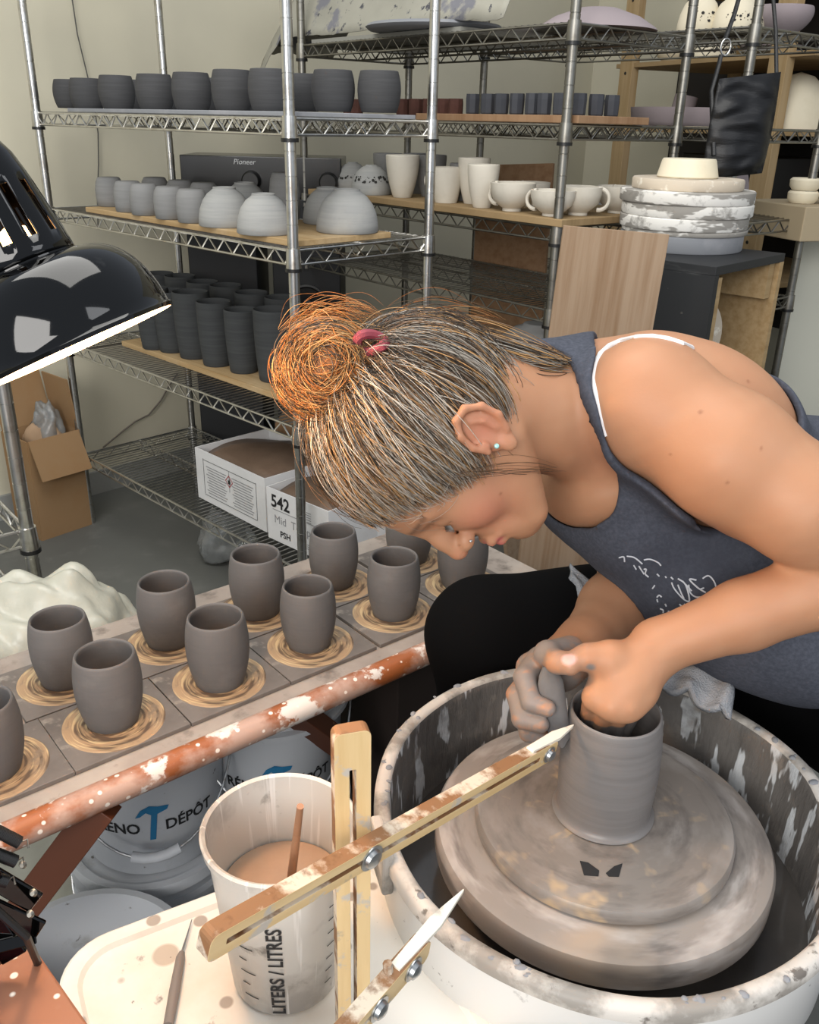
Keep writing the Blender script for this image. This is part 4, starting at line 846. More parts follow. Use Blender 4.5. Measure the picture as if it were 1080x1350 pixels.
def measuring_cup():
    r = empty('measuring_cup', Vector((-.107, .602, zt+.001))); tag(r, 'cloudy clay-splashed plastic measuring cup of brown water on the tray', 'cup')
    h, R0_, R1 = .178, .0505, .0655
    rf = lambda z: R0_+(R1-R0_)*(z/h)
    MB().lathe([(0, 0), (R0_-.003, 0), (R0_, .003), (rf(h-.012), h-.012), (rf(h)+.003, h-.010), (rf(h)+.004, h-.002), (rf(h)+.002, h), (rf(h)-.001, h-.002), (rf(h)-.0025, h-.02), (rf(.004)-.0025, .004), (0, .003)], 72).build('body', m_cup, r, smooth=True, angle=50)
    MB().lathe([(0, .105), (rf(.105)-.003, .105)], 48).build('water', m_slipb, r, smooth=True)
    g = MB()
    for k in range(7):
        z = .022+k*.0165; a0 = -.62; vs = []
        m = 5 if k % 2 else 8
        for i in range(m+1):
            a = -PI/2+a0+(i/m)*(.15 if k % 2 else .28); rr = rf(z)+.0006; vs += [(rr*math.cos(a), rr*math.sin(a), z-.0007), (rr*math.cos(a), rr*math.sin(a), z+.0007)]
        g.add(vs, [(2*i, 2*i+2, 2*i+3, 2*i+1) for i in range(m)])
        z += .004; vs = []
        for i in range(4): a = -PI/2+.85+.05*i; rr = rf(z)+.0006; vs += [(rr*math.cos(a), rr*math.sin(a), z-.0006), (rr*math.cos(a), rr*math.sin(a), z+.0006)]
        g.add(vs, [(2*i, 2*i+2, 2*i+3, 2*i+1) for i in range(3)])
    g.build('graduation_marks', m_ink, r)
    vs, fs = text_mesh('LITERS / LITRES', .0175, bold=True); vs = [(-v[1], v[0]) for v in vs]      # turned upright
    MB().add(bent(vs, .055, .063, .02, lambda z: rf(z)+.0006), fs).build('scale_lettering', m_ink, r)
measuring_cup()
# brush handle standing in the cup
p0 = Vector((-.112, .625, zt+.02)); p1 = P(396, 1063, .735)
br = MB().tube([p0, p0.lerp(p1, .5), p1], [.0035, .0042, .003], 12).build('brush', m_stick, smooth=True); tag(br, 'brown brush handle standing in the measuring cup', 'brush')
# needle tool on tray
n0 = PZ(222, 1352, zt+.006); n1 = PZ(238, 1262, zt+.005); n2 = PZ(253, 1212, zt+.004)
nt_ = empty('needle_tool', (0, 0, 0)); tag(nt_, 'grey pointed needle tool lying on the white tray', 'tool')
MB().tube([n0, n0.lerp(n1, .5), n1, n1.lerp(n2, .12)], [.0046, .005, .0042, .0028], 12).build('handle', mat('grey_handle', '#837a74', .6), nt_, smooth=True)
MB().tube([n1.lerp(n2, .1), n2], [.0013, .0005], 8).build('needle', m_bolt, nt_, smooth=True)
# ---------------- gauge with slotted arms ----------------
gz = empty('throwing_gauge', (0, 0, 0)); tag(gz, 'slotted birch ply throwing gauge with two bolted pointers beside the wheel', 'gauge')
def slotted(name, L, Wd, T, s0, s1, sw, parent, M, rnd=.006):
    """board with x along L, y along its width, z thickness; long slot from s0 to s1"""
    out = rrect(0, L, -Wd/2, Wd/2, rnd, 4); n = len(out)
    inn = rrect(s0, s1, -sw/2, sw/2, .001, 4)
    vs = []; fs = []; mi = []
    for z in (-T/2, T/2): vs += [(x, y, z) for x, y in out]+[(x, y, z) for x, y in inn]
    for k in range(n):
        k2 = (k+1) % n
        fs += [(k, n+k, n+k2, k2), (2*n+k, 2*n+k2, 3*n+k2, 3*n+k)]; mi += [0, 0]
        fs += [(k, k2, 2*n+k2, 2*n+k), (n+k, 3*n+k, 3*n+k2, n+k2)]; mi += [1, 1]
    g = MB(); g.add(vs, fs); g.mi = mi
    return g.build(name, [m_birch, m_birche], parent, M=M, bevel=.0006)
def bolt(parent, c, zdir, R=.008):
    x = Vector(zdir).orthogonal(); z = Vector(zdir).normalized(); M = axesM(c, x, z.cross(x), z)
    g = MB().lathe([(0, .001), (R*1.15, .001), (R*1.15, -.0005), (0, -.0005)], 24).lathe([(0, .0058), (R*.35, .0056), (R*.75, .004), (R*.85, .001)], 20)
    g.build('bolt', m_bolt, parent, smooth=True, M=M)
# upright : vertical board, front face turned a little
fn = Vector((.30, -.95, 0)).normalized(); side = Vector((-fn.y, fn.x, 0)) # side points right
ub_ = P(484, 1140, .655); ub_.z = zt
top_z = P(473, 940, .655).z
ub_ = Vector((-.040, .541, zt+.004)); Lh = P(471, 915, .70).z - ub_.z
Mu = axesM(ub_, (0, 0, 1), side*-1 if False else side, fn*-1)
# x=up, y=side, z = x cross y
zc_ = Vector((0, 0, 1)).cross(side); Mu = axesM(ub_, (0, 0, 1), side, zc_)
slotted('upright', Lh, .0285, .013, .02, Lh-.035, .0052, gz, Mu)
# long arm
a_tip = Vector((.166, .728, CZ-.5605)); cl = Vector(P(482, 1124, .668)); dirA = (a_tip-cl).normalized()
nA = (fn - dirA*fn.dot(dirA)).normalized(); wA = nA.cross(dirA)*-1; 
if wA.z < 0: wA = -wA
nA = dirA.cross(wA)
La = (P(285, 1232, .56)-cl).length
st = cl - dirA*.148; 
Lfull = .148 + (a_tip-cl).length - .035
slotted('long_arm', Lfull, .0225, .0125, .014, Lfull-.03, .0048, gz, axesM(st, dirA, wA, nA))
sgn = 1 if nA.dot(fn) > 0 else -1
face = nA*sgn
bolt(gz, cl + face*.0065, face, .0095); e_ = st+dirA*(Lfull-.014); bolt(gz, e_+face*.0065, face, .0075)
# pointer: flat tapered white wood fixed on top of the arm's end
pv_ = [(-.030, -.004), (.016, -.0055), (.048, -.0008), (.050, 0), (.048, .0008), (.016, .0055), (-.030, .004)]
g = MB().prism(pv_, -.002, .002); g.build('pointer', m_birchw, gz, M=axesM(e_+wA*.0115, dirA, face, wA), bevel=.0004)
# lower arm
c2_ = P(490, 1322, .62); t2 = P(603, 1193, .70); d2 = (t2-c2_).normalized(); w2 = face.cross(d2); w2 = w2 if w2.z > 0 else -w2; n2_ = d2.cross(w2); f2_ = n2_ if n2_.dot(fn) > 0 else -n2_
L2 = .085+.062
slotted('short_arm', L2, .0215, .0125, .01, .085, .0048, gz, axesM(c2_-d2*.085, d2, w2, n2_))
bolt(gz, c2_+f2_*.0065, f2_, .0085); bolt(gz, c2_+d2*.040+f2_*.0065, f2_, .0085)
g = MB().prism([(-.020, -.004), (.030, -.0055), (.068, -.0006), (.069, 0), (.068, .0006), (.030, .0055), (-.020, .004)], -.002, .002); g.build('pointer', m_birchw, gz, M=axesM(c2_+d2*.045+w2*.011, d2, f2_, w2), bevel=.0004)
g = MB().tube([c2_+d2*.02+w2*.010-f2_*.002, c2_+d2*.02+w2*.018-f2_*.004], .0035, 8).build('peg', m_birche, gz, smooth=True)
# grey base plate at the foot
o = MB().box((0, 0, -.003), (.16, .10, .006)).build('wheel_deck', m_batg, bevel=.002); o.location = PZ(545, 1345, zt-.012); o.rotation_euler[2] = -.7; tag(o, 'grey spattered metal deck at the foot of the gauge', 'deck')
# ---------------- lamp ----------------
def lamp():
    c = P(97, 459, .70)
    ax_img = CR*.42 - CU*.905; axd = (ax_img + CF*.285).normalized()   # direction the lamp shines
    up = -axd; x = CF.cross(up).normalized(); M = axesM(c, x, up.cross(x), up)
    r = empty('desk_lamp', M=M); tag(r, 'glossy black enamel lamp with slotted neck, switched on, at the left edge', 'lamp')
    R = .0835; g = MB()
    out = [(R+.001, -.001), (R+.002, .002), (R, .004)]
    for k in range(1, 15):
        a = k/14*PI*.5; out.append((R*.40+(R*.60)*math.cos(a)**.75, .004+.062*math.sin(a)))
    inn = [(r_-.0016, z-.0008) for r_, z in out][::-1]
    MB().lathe(out, 72).build('shade', m_lamp, r, smooth=True, angle=60)
    MB().lathe(inn[:-2]+[(R-.0005, -.001)], 72).build('reflector', m_lampin, r, smooth=True, angle=60)
    # neck with vertical slots
    n = 96; zs = [.064, .074, .082, .122, .130, .145, .158, .168, .172]; rs = [.0385, .0380, .0375, .0335, .0325, .030, .025, .014, 0.002]
    vs = []; fs = []
    for z, q in zip(zs, rs): vs += [(q*math.cos(2*PI*k/n), q*math.sin(2*PI*k/n), z) for k in range(n)]
    for j in range(len(zs)-1):
        for k in range(n):
            if j == 2 and (k % 8) in (0, 1, 2): continue
            fs.append((j*n+k, j*n+(k+1) % n, (j+1)*n+(k+1) % n, (j+1)*n+k))
    o = MB().add(vs, fs).build('neck', m_lamp, r, smooth=True, angle=60); s_ = o.modifiers.new('s', 'SOLIDIFY'); s_.thickness = .0012
    MB().lathe([(.0405, .062), (.0405, .067), (.038, .067)], 64).build('neck_ring', m_lamp, r, smooth=True)
    b = MB().lathe([(0, .004), (.015, .008), (.026, .022), (.0285, .036), (.024, .052), (.014, .070), (.0125, .095), (0, .1)], 32).build('bulb', m_bulb, r, smooth=True)
    l = bpy.data.lights.new('lamp_bulb_light', 'POINT'); l.energy = 3.4; l.color = (1, .66, .38); l.shadow_soft_size = .03
    lo = bpy.data.objects.new('lamp_bulb_light', l); COL.objects.link(lo); lo.parent = r; lo.location = (0, 0, .010)
    b.visible_shadow = True
    lo.location = (0, 0, -.006)
    # arm going out of frame to the left and down to its spring joint
    bpy.context.view_layer.update(); inv = r.matrix_world.inverted()
    e = P(-90, 300, .66); f_ = P(-120, 900, .60); k_ = P(-20, 1160, .60)
    MB().tube([inv@(r.matrix_world@Vector((0, 0, .12))), inv@e], .006, 10).build('arm', m_lamp, r, smooth=True)
    for dx in (-.008, .008):
        MB().tube([inv@(e+CR*dx), inv@(f_+CR*dx), inv@(k_+CR*dx)], .004, 8).build('arm', m_lamp, r, smooth=True)
    # springs and bracket seen at lower left
    for (x0, y0, x1, y1) in ((-30, 1082, 38, 1117), (-30, 1116, 32, 1140), (-40, 1150, 20, 1165)):
        a = P(x0, y0, .60); b_ = P(x1, y1, .615); d = b_-a; u = d.normalized().orthogonal().normalized(); v = d.normalized().cross(u); N = 300
        MB().tube([inv@(a+d*(k/N)*.82+(u*math.cos(k*.62)+v*math.sin(k*.62))*.0040) for k in range(N+1)], .00055, 5).build('spring', m_black, r, smooth=True)
        MB().tube([inv@(a+d*.82), inv@(a+d*.9+u*.004), inv@(a+d*.98+v*.003), inv@b_], .0007, 6).build('spring_hook', m_chromed, r, smooth=True)
    for (x0, y0, x1, y1, w_) in ((-20, 1150, 48, 1190, .016), (-20, 1190, 55, 1225, .013), (-10, 1250, 48, 1235, .009), (-40, 1180, 20, 1262, .02)):
        a = inv@P(x0, y0, .63); b_ = inv@P(x1, y1, .64); z = (b_-a); x = (inv.to_3x3()@CF); y = z.cross(x)
        MB().box((0, 0, z.length/2), (.004, w_, z.length)).build('bracket_plate', m_lamp, r, M=axesM(a, x-z*(x.dot(z)/z.length_squared), z.cross(x), z), bevel=.001)
    for (x0, y0) in ((44, 1177), (30, 1140), (40, 1205)):
        MB().lathe([(0, .002), (.0016, .002), (.0024, .001), (.003, 0), (0, 0)], 12, M=axesM(inv@P(x0, y0, .622), inv.to_3x3()@CR, inv.to_3x3()@CU, inv.to_3x3()@(-CF))).build('pivot_bolt', m_chromed, r, smooth=True)
    MB().tube([inv@P(-10, 1195, .61), inv@P(35, 1235, .62), inv@P(52, 1275, .66), inv@P(60, 1320, .72)], .003, 8).build('cord', m_black, r, smooth=True)
lamp()
# orange side table at the lower left, red cloth
zo = P(60, 1260, .66).z
A_ = PZ(43, 1245, zo); Bq = PZ(118, 1352, zo); ud2 = (A_-Bq).normalized(); vd2 = Vector((-ud2.y, ud2.x, 0))
if vd2.x > 0: vd2 = -vd2
st_ = empty('side_table', (0, 0, 0)); tag(st_, 'spattered orange-topped side table at the lower left corner', 'table')
M = axesM(A_, vd2, -ud2, (0, 0, 1)) if vd2.cross(-ud2).z > 0 else axesM(A_, -ud2, vd2, (0, 0, 1))
if vd2.cross(-ud2).z > 0: g = MB().box((.16, .12, -.0125), (.32, .24, .025), M)
else: g = MB().box((.12, .16, -.0125), (.24, .32, .025), M)
g.build('tabletop', m_orange2, st_, bevel=.002)
for s in ((.03, .04), (.03, .28), (.2, .04), (.2, .28)):
    q = M @ (Vector((s[0], s[1], 0)) if vd2.cross(-ud2).z <= 0 else Vector((s[1], s[0], 0))); MB().box((0, 0, (zo-.025)/2), (.035, .035, zo-.025)).build('leg', m_brace, st_, loc=(q.x, q.y, 0))
q = PZ(5, 1345, zo); g = crumple('red_cloth', m_red_cloth, (q.x-.055, q.y-.045, zo), .07, .06, .012, 3, .3, 4); tag(g, 'dark red cloth on the orange side table in the corner', 'cloth')
# ---------------- the potter ----------------
class SDF:
    """signed distance field on a grid, blended from capsules and ellipsoids, then meshed as one closed surface"""
    def __init__(s, lo, hi, h):
        s.lo = np.array(lo, float); s.h = h; s.n = np.ceil((np.array(hi)-s.lo)/h).astype(int)+1
        s.g = np.full(s.n, .2, np.float32)
    def _sub(s, c0, c1, m):
        a = np.clip(np.floor((np.minimum(c0, c1)-m-s.lo)/s.h).astype(int), 0, s.n); b = np.clip(np.ceil((np.maximum(c0, c1)+m-s.lo)/s.h).astype(int)+1, 0, s.n)
        if (b <= a).any(): return None, None
        ax = [s.lo[i]+s.h*np.arange(a[i], b[i]) for i in range(3)]
        X = np.stack(np.meshgrid(*ax, indexing='ij'), -1).astype(np.float32)
        return (slice(a[0], b[0]), slice(a[1], b[1]), slice(a[2], b[2])), X
    def _mix(s, sl, d, k, op):
        g = s.g[sl]
        if op == 'add':
            if k > 0: hh = np.clip(.5+.5*(g-d)/k, 0, 1); r = g*(1-hh)+d*hh-k*hh*(1-hh)
            else: r = np.minimum(g, d)
        else:
            if k > 0: hh = np.clip(.5-.5*(g+d)/k, 0, 1); r = g*(1-hh)-d*hh+k*hh*(1-hh)
            else: r = np.maximum(g, -d)
        s.g[sl] = r
    def cap(s, a, b, ra, rb=None, k=.01, op='add'):
        rb = ra if rb is None else rb; a = np.array(a, float); b = np.array(b, float)
        sl, X = s._sub(a, b, max(ra, rb)+k*1.5+.01)
        if sl is None: return s
        ba = (b-a).astype(np.float32); pa = X-a.astype(np.float32)
        t = np.clip((pa@ba)/max(1e-9, ba@ba), 0, 1); d = np.sqrt(((pa-t[..., None]*ba)**2).sum(-1))-(ra+(rb-ra)*t); s._mix(sl, d, k, op); return s
    def ell(s, c, ax, r, k=.01, op='add'):
        """ax = 3 unit axes, r = 3 radii"""
        c = np.array(c, float); A = np.array([list(a) for a in ax], np.float32); r = np.array(r, np.float32)
        m = float(r.max())+k*1.5+.01
        sl, X = s._sub(c, c, m)
        if sl is None: return s
        q = (X-c.astype(np.float32))@A.T; k0 = np.sqrt(((q/r)**2).sum(-1)); k1 = np.sqrt(((q/(r*r))**2).sum(-1))+1e-6
        s._mix(sl, k0*(k0-1)/k1, k, op); return s
    def chain(s, pts, rs, k=.008):
        for i in range(len(pts)-1): s.cap(pts[i], pts[i+1], rs[i], rs[i+1], k)
        return s
    def chain_sub(s, pts, rs, k=.004):
        for i in range(len(pts)-1): s.cap(pts[i], pts[i+1], rs[i], rs[i+1], k, 'sub')
        return s
    def mesh(s):
        g = s.g; ins = g < 0; nx, ny, nz = g.shape
        c = ins[:-1, :-1, :-1].astype(np.int8)
        cnt = sum(ins[i:nx-1+i, j:ny-1+j, k:nz-1+k].astype(np.int8) for i in (0, 1) for j in (0, 1) for k in (0, 1))
        act = (cnt > 0) & (cnt < 8); idx = np.full(act.shape, -1, np.int32); cells = np.argwhere(act); idx[tuple(cells.T)] = np.arange(len(cells))
        acc = np.zeros((len(cells), 3)); w = np.zeros(len(cells))
        E = [((i, j, 0), (i, j, 1)) for i in (0, 1) for j in (0, 1)]+[((i, 0, j), (i, 1, j)) for i in (0, 1) for j in (0, 1)]+[((0, i, j), (1, i, j)) for i in (0, 1) for j in (0, 1)]
        for p, q in E:
            p = np.array(p); q = np.array(q); a = g[tuple((cells+p).T)]; b = g[tuple((cells+q).T)]; mm = (a < 0) != (b < 0)
            t = np.where(mm, a/np.where(mm, a-b, 1), 0)[:, None]; acc += np.where(mm[:, None], p+(q-p)*t, 0); w += mm
        V = s.lo+(cells+acc/w[:, None])*s.h; F = []
        for ax_ in range(3):
            o1, o2 = [i for i in range(3) if i != ax_]
            sl0 = [slice(None)]*3; sl1 = [slice(None)]*3; sl0[ax_] = slice(0, -1); sl1[ax_] = slice(1, None)
            A = ins[tuple(sl0)]; B = ins[tuple(sl1)]; e = np.argwhere(A != B)
            e = e[(e[:, o1] > 0) & (e[:, o2] > 0) & (e[:, o1] < g.shape[o1]-1) & (e[:, o2] < g.shape[o2]-1)]
            def cell(d1, d2):
                q = e.copy(); q[:, o1] += d1; q[:, o2] += d2; return idx[tuple(q.T)]
            f = np.stack([cell(-1, -1), cell(0, -1), cell(0, 0), cell(-1, 0)], 1)
            fl = A[tuple(e.T)]
            if ax_ == 1: fl = ~fl
            f[~fl] = f[~fl][:, ::-1]; F.append(f)
        return V, np.concatenate(F)
    def sample(s, Pn):
        q = (Pn-s.lo)/s.h; i = np.clip(np.floor(q).astype(int), 0, s.n-2); f = q-i; r = 0
        for a in (0, 1):
            for b in (0, 1):
                for c in (0, 1):
                    r = r + s.g[i[:, 0]+a, i[:, 1]+b, i[:, 2]+c]*np.abs(1-a-f[:, 0])*np.abs(1-b-f[:, 1])*np.abs(1-c-f[:, 2])
        return r
def np_mesh(name, V, F, mats, parent=None, col=None, mi=None):
    me = bpy.data.meshes.new(name); me.vertices.add(len(V)); me.vertices.foreach_set('co', np.asarray(V, np.float32).ravel())
    n = F.shape[1]; me.loops.add(F.size); me.loops.foreach_set('vertex_index', F.astype(np.int32).ravel()); me.polygons.add(len(F))
    me.polygons.foreach_set('loop_start', np.arange(0, F.size, n, dtype=np.int32)); me.polygons.foreach_set('loop_total', np.full(len(F), n, np.int32))
    me.polygons.foreach_set('use_smooth', np.ones(len(F), bool))
    for q in (mats if isinstance(mats, (list, tuple)) else [mats]): me.materials.append(q)
    if mi is not None: me.polygons.foreach_set('material_index', mi.astype(np.int32))
    if col is not None:
        a = me.color_attributes.new('tone', 'FLOAT_COLOR', 'POINT'); a.data.foreach_set('color', np.concatenate([col, np.ones((len(V), 1))], 1).astype(np.float32).ravel())
    me.update(); me.validate()
    o = bpy.data.objects.new(name, me); COL.objects.link(o)
    if parent: o.parent = parent
    return o
def clean(V, F):
    """keep only the largest connected pieces' used vertices"""
    u = np.unique(F); m = np.full(len(V), -1); m[u] = np.arange(len(u)); return V[u], m[F]
def rand_field(V, sc, seed=0):
    rd = np.random.default_rng(seed); r = np.zeros(len(V))
    for i in range(7):
        k = rd.normal(size=3)*sc; r += np.sin(V@k+rd.uniform(0, 6.28))
    return r/7
# ---- joints ----
HD = .90
Uh = (CR*-.995 + CU*.10); Fh = (CR*-.10 + CU*-.995); Sh = -CF
_t = math.radians(14); Uh, Sh = (Uh*math.cos(_t) + Sh*math.sin(_t)), (Sh*math.cos(_t) - Uh*math.sin(_t))
_t = math.radians(3); Fh, Sh = (Fh*math.cos(_t) - Sh*math.sin(_t)), (Sh*math.cos(_t) + Fh*math.sin(_t))
HC = P(584, 572, HD)
def H(u, f, s): return HC + Uh*u + Fh*f + Sh*s
ctr = [('neck_base', P(790, 545, .985))]
NB = P(792, 548, .985)
SL = P(858, 532, .90); EL = P(1165, 742, .84); WL = P(868, 852, .90)
SR = P(800, 600, 1.20); ER = P(842, 768, 1.13); WR = P(770, 850, 1.015)
CH = P(875, 590, 1.045); Tm = (P(1150, 800, 1.08)-CH).normalized(); Sm = (-CF - Tm*(-CF).dot(Tm)).normalized(); Dm = Tm.cross(Sm); 
if Dm.z > 0: Dm = -Dm
MID = P(1000, 680, 1.09); PEL = P(1195, 800, 1.12)
def build_body():
    pts = [P(340, 560, .9), P(1200, 400, 1.3), P(700, 1000, .8), P(1220, 900, .75), P(600, 760, .8)]
    lo = np.array([-.21, .50, .64]); hi = np.array([.66, 1.22, 1.30])
    B = SDF(lo, hi, .0022)
    # torso under the clothes
    B.ell(CH, (Tm, Sm, Dm), (.135, .155, .095), .02)
    B.ell(MID, (Tm, Sm, Dm), (.14, .135, .095), .03)
    B.ell(P(945, 535, 1.0), (Tm, Sm, Dm), (.10, .08, .058), .03)      # shoulder blade
    B.ell(CH+Dm*.055+Sm*.05-Tm*.0, (Tm, Sm, Dm), (.062, .055, .055), .03); B.ell(CH+Dm*.06-Sm*.07-Tm*.02, (Tm, Sm, Dm), (.062, .055, .055), .03)
    B.ell(P(768, 642, 1.05), (Tm, Sm, Dm), (.050, .10, .048), .03)
    # neck
    B.chain([H(-.045, -.035, 0), P(735, 548, .955), NB, CH-Tm*.04], [.056, .057, .064, .085], .03)
    B.cap(P(720, 520, .955), P(850, 500, 1.0), .042, .05, .03)        # trapezius
    # collar bone and sternal hollow
    B.cap(P(775, 640, .99), P(838, 575, .905), .010, .012, .02)
    # head
    B.ell(H(.025, .001, 0), (Uh, Fh, Sh), (.090, .094, .076), .02)
    B.ell(H(.036, .012, 0), (Uh, Fh, Sh), (.060, .086, .064), .02)
    B.ell(H(-.025, .038, 0), (Uh, Fh, Sh), (.075, .055, .060), .025)
    for sg in (-1, 1):
        B.cap(H(-.052, .000, .052*sg), H(-.096, .066, .022*sg), .016, .017, .022)
        B.ell(H(-.024, .066, .036*sg), (Uh, Fh, Sh), (.026, .022, .024), .02)
        B.cap(H(.024, .092, .008*sg), H(.018, .076, .046*sg), .0085, .008, .014)
    B.ell(H(-.097, .080, 0), (Uh, Fh, Sh), (.017, .017, .020), .018)
    B.ell(H(-.066, .084, 0), (Uh, Fh, Sh), (.028, .018, .027), .016)
    for sg in (-1, 1):
        B.ell(H(.002, .100, .034*sg), (Uh, Fh, Sh), (.009, .012, .015), .012, 'sub')
        B.ell(H(.001, .080, .031*sg), (Uh, Fh, Sh), (.0125, .0115, .0145), .004)
        B.cap(H(-.005, .0895, .019*sg), H(-.006, .0855, .044*sg), .0012, .0010, .0015, 'sub')
    B.chain([H(.026, .090, 0), H(.008, .096, 0), H(-.012, .106, 0), H(-.030, .1155, 0)], [.0085, .0085, .0095, .0110], .010)
    for sg in (-1, 1):
        B.ell(H(-.034, .104, .0115*sg), (Uh, Fh, Sh), (.0088, .0115, .0075), .005)
        B.ell(H(-.046, .104, .006*sg), (Uh, Fh, Sh), (.0035, .0055, .0034), .003, 'sub')
    B.cap(H(-.061, .1025, -.012), H(-.061, .1025, .012), .0048, .0048, .006); B.cap(H(-.061, .1025, .012), H(-.065, .094, .022), .0045, .0025, .005); B.cap(H(-.061, .1025, -.012), H(-.065, .094, -.022), .0045, .0025, .005)
    B.cap(H(-.0725, .1005, -.010), H(-.0725, .1005, .010), .0056, .0056, .006)
    B.cap(H(-.0668, .1075, -.018), H(-.0668, .1075, .018), .0014, .0014, .002, 'sub'); B.cap(H(-.0668, .1065, .012), H(-.068, .0985, .023), .0012, .0012, .002, 'sub')
    B.ell(H(-.083, .105, 0), (Uh, Fh, Sh), (.004, .006, .014), .008, 'sub')
    # ears
    for sg in (-1, 1):
        e0 = H(-.014, -.004, .084*sg); eu = (Uh*.97-Fh*.24).normalized(); ef = (Fh*.97+Uh*.24).normalized(); es = Sh*sg
        def Ep(u, f, s_): return e0 + eu*u + ef*f + es*s_
        B.ell(Ep(0, 0, .0), (eu, (ef*.95+es*-.28).normalized(), (es*.95+ef*.28).normalized()), (.031, .0185, .0065), .004)
        B.ell(Ep(-.002, .002, .009), (eu, ef, es), (.022, .0115, .006), .004, 'sub')
        hx = [(-.012, .017, .003), (.004, .019, .004), (.020, .014, .007), (.029, .002, .008), (.026, -.011, .0095), (.012, -.019, .011), (-.006, -.018, .010), (-.020, -.009, .006)]
        B.chain([Ep(*q) for q in hx], [.003, .0034, .0036, .0038, .0038, .0036, .0034, .0030], .003)
        B.chain([Ep(.014, -.003, .005), Ep(.004, -.008, .006), Ep(-.010, -.006, .005)], [.0024, .0028, .0026], .003)
        B.ell(Ep(-.027, .002, .003), (eu, ef, es), (.009, .0075, .0042), .004)
        B.ell(Ep(-.006, .012, .004), (eu, ef, es), (.0055, .0035, .0035), .003)
    # left arm (near)
    B.ell(SL, (Tm, Sm, Dm), (.066, .055, .062), .03)
    B.chain([SL, P(960, 602, .865), P(1060, 668, .845), EL], [.058, .060, .052, .042], .025)
    B.cap(P(905, 600, .93), P(985, 655, .90), .045, .04, .03)
    B.chain([EL, P(1090, 772, .86), P(980, 811, .88), WL], [.042, .0385, .034, .0265], .012)
    # right arm (far)
    B.cap(SR, ER, .046, .045, .02); B.chain([ER, ER.lerp(WR, .45), WR], [.047, .043, .030], .015)
    # left hand : back of the hand up, fingers down inside the pot
    RIM = zpb+.120
    kn = [P(784, 920, .884), P(805, 931, .876), P(828, 930, .875), P(850, 915, .880)]
    ph = P(838, 892, .888)
    hx_ = (kn[3]-kn[0]).normalized(); hy = ((kn[0]+kn[3])*.5-WL); hy = (hy-hx_*hy.dot(hx_)).normalized(); hz = hx_.cross(hy).normalized()
    B.cap(WL, ph, .026, .027, .012)
    for q, r_ in zip(kn, (.0128, .0128, .0120, .0100)): B.cap(ph.lerp(q, .1), q, .020, r_, .010)
    B.ell(P(818, 902, .886), (hx_, hy, hz), (.031, .038, .017), .012)
    for i, q in enumerate(kn):
        q2 = q + Vector((-.002*(i-1), .016, -.022)); q3 = q2 + Vector((-.002, .006, -.026)); q4 = q3+Vector((-.004, -.002, -.018))
        B.chain([q, q2, q3, q4], [.0110, .0096, .0086, .0076], .003)
        B.ell(q+Vector((0, -.002, .005)), (hx_, hy, hz), (.0082, .009, .008), .005); B.cap(WL.lerp(q, .45)-CF*.016, q-CF*.008, .0028, .0035, .008)
    th = [P(838, 868, .892), P(804, 866, .884), P(775, 866, .884), P(752, 872, .888)]
    B.chain(th, [.019, .0150, .0118, .0098], .010)
    B.cap(P(806, 880, .886), P(822, 905, .884), .016, .018, .012)
    # right hand : palm behind, fingers curling round the grey rib
    rp = P(738, 878, .965)
    B.cap(WR, rp, .030, .027, .012); B.cap(WR, P(716, 888, .952), .026, .021, .012); B.cap(rp, P(700, 880, .945), .022, .016, .012)
    B.chain([P(712, 868, .945), P(692, 893, .918), P(700, 925, .902), P(722, 934, .895)], [.0135, .0115, .0100, .0086], .003)
    B.chain([P(702, 890, .948), P(682, 916, .928), P(688, 948, .908), P(713, 955, .900)], [.0130, .0112, .0100, .0088], .003)
    B.chain([P(712, 905, .960), P(690, 940, .945), P(697, 966, .928), P(716, 972, .922)], [.012, .0105, .0095, .0085], .003)
    B.chain([P(722, 915, .965), P(702, 955, .955), P(710, 975, .94), P(724, 982, .935)], [.011, .0095, .0085, .0075], .003)
    B.chain([P(752, 856, .955), P(722, 862, .918), P(735, 873, .890), P(752, 878, .878)], [.0150, .0130, .0110, .0095], .006)
    V, F = B.mesh(); V, F = clean(V, F)
    return B, V, F
BD, BV, BF = build_body()
def srgb3(h): return np.array(srgb(h)[:3])
def pv3(v): return np.array(list(v))
def blend(col, mask, c): return col*(1-mask[:, None]) + srgb3(c)*mask[:, None]
def near(V, c, r, soft=.4):
    d = np.linalg.norm(V-pv3(c), axis=1)/r; return np.clip((1-d)/soft, 0, 1)
col = np.tile(srgb3('#ad7f60'), (len(BV), 1))
n1 = rand_field(BV, 40, 1); n2 = rand_field(BV, 150, 2); n3 = rand_field(BV, 420, 3)
col = blend(col, np.clip(.3+n1*.6, 0, 1)*.45, '#9c6d52'); col = blend(col, np.clip(n2, 0, 1)*.35, '#b88d6d')
for c, r in ((H(-.03, .07, .045), .032), (H(-.034, .118, 0), .017), (H(-.014, -.004, .085), .036)): col = blend(col, near(BV, c, r, 1.0)*.42, '#c46e5c')
col = blend(col, near(BV, H(-.045, .07, .04), .05, .9)*.3, '#cd7d66')
for c, r in ((H(-.062, .107, 0), .009), (H(-.0725, .106, 0), .009), (H(-.062, .103, .010), .008), (H(-.071, .102, .010), .008), (H(-.066, .098, .018), .006)): col = blend(col, near(BV, c, r, .5)*.8, '#b5545a')
col = blend(col, near(BV, P(812, 565, .93), .07, .9)*.25, '#d98a6e')
ff = (BV-pv3(HC))@pv3(Fh); uu_ = (BV-pv3(HC))@pv3(Uh); ss_ = (BV-pv3(HC))@pv3(Sh)
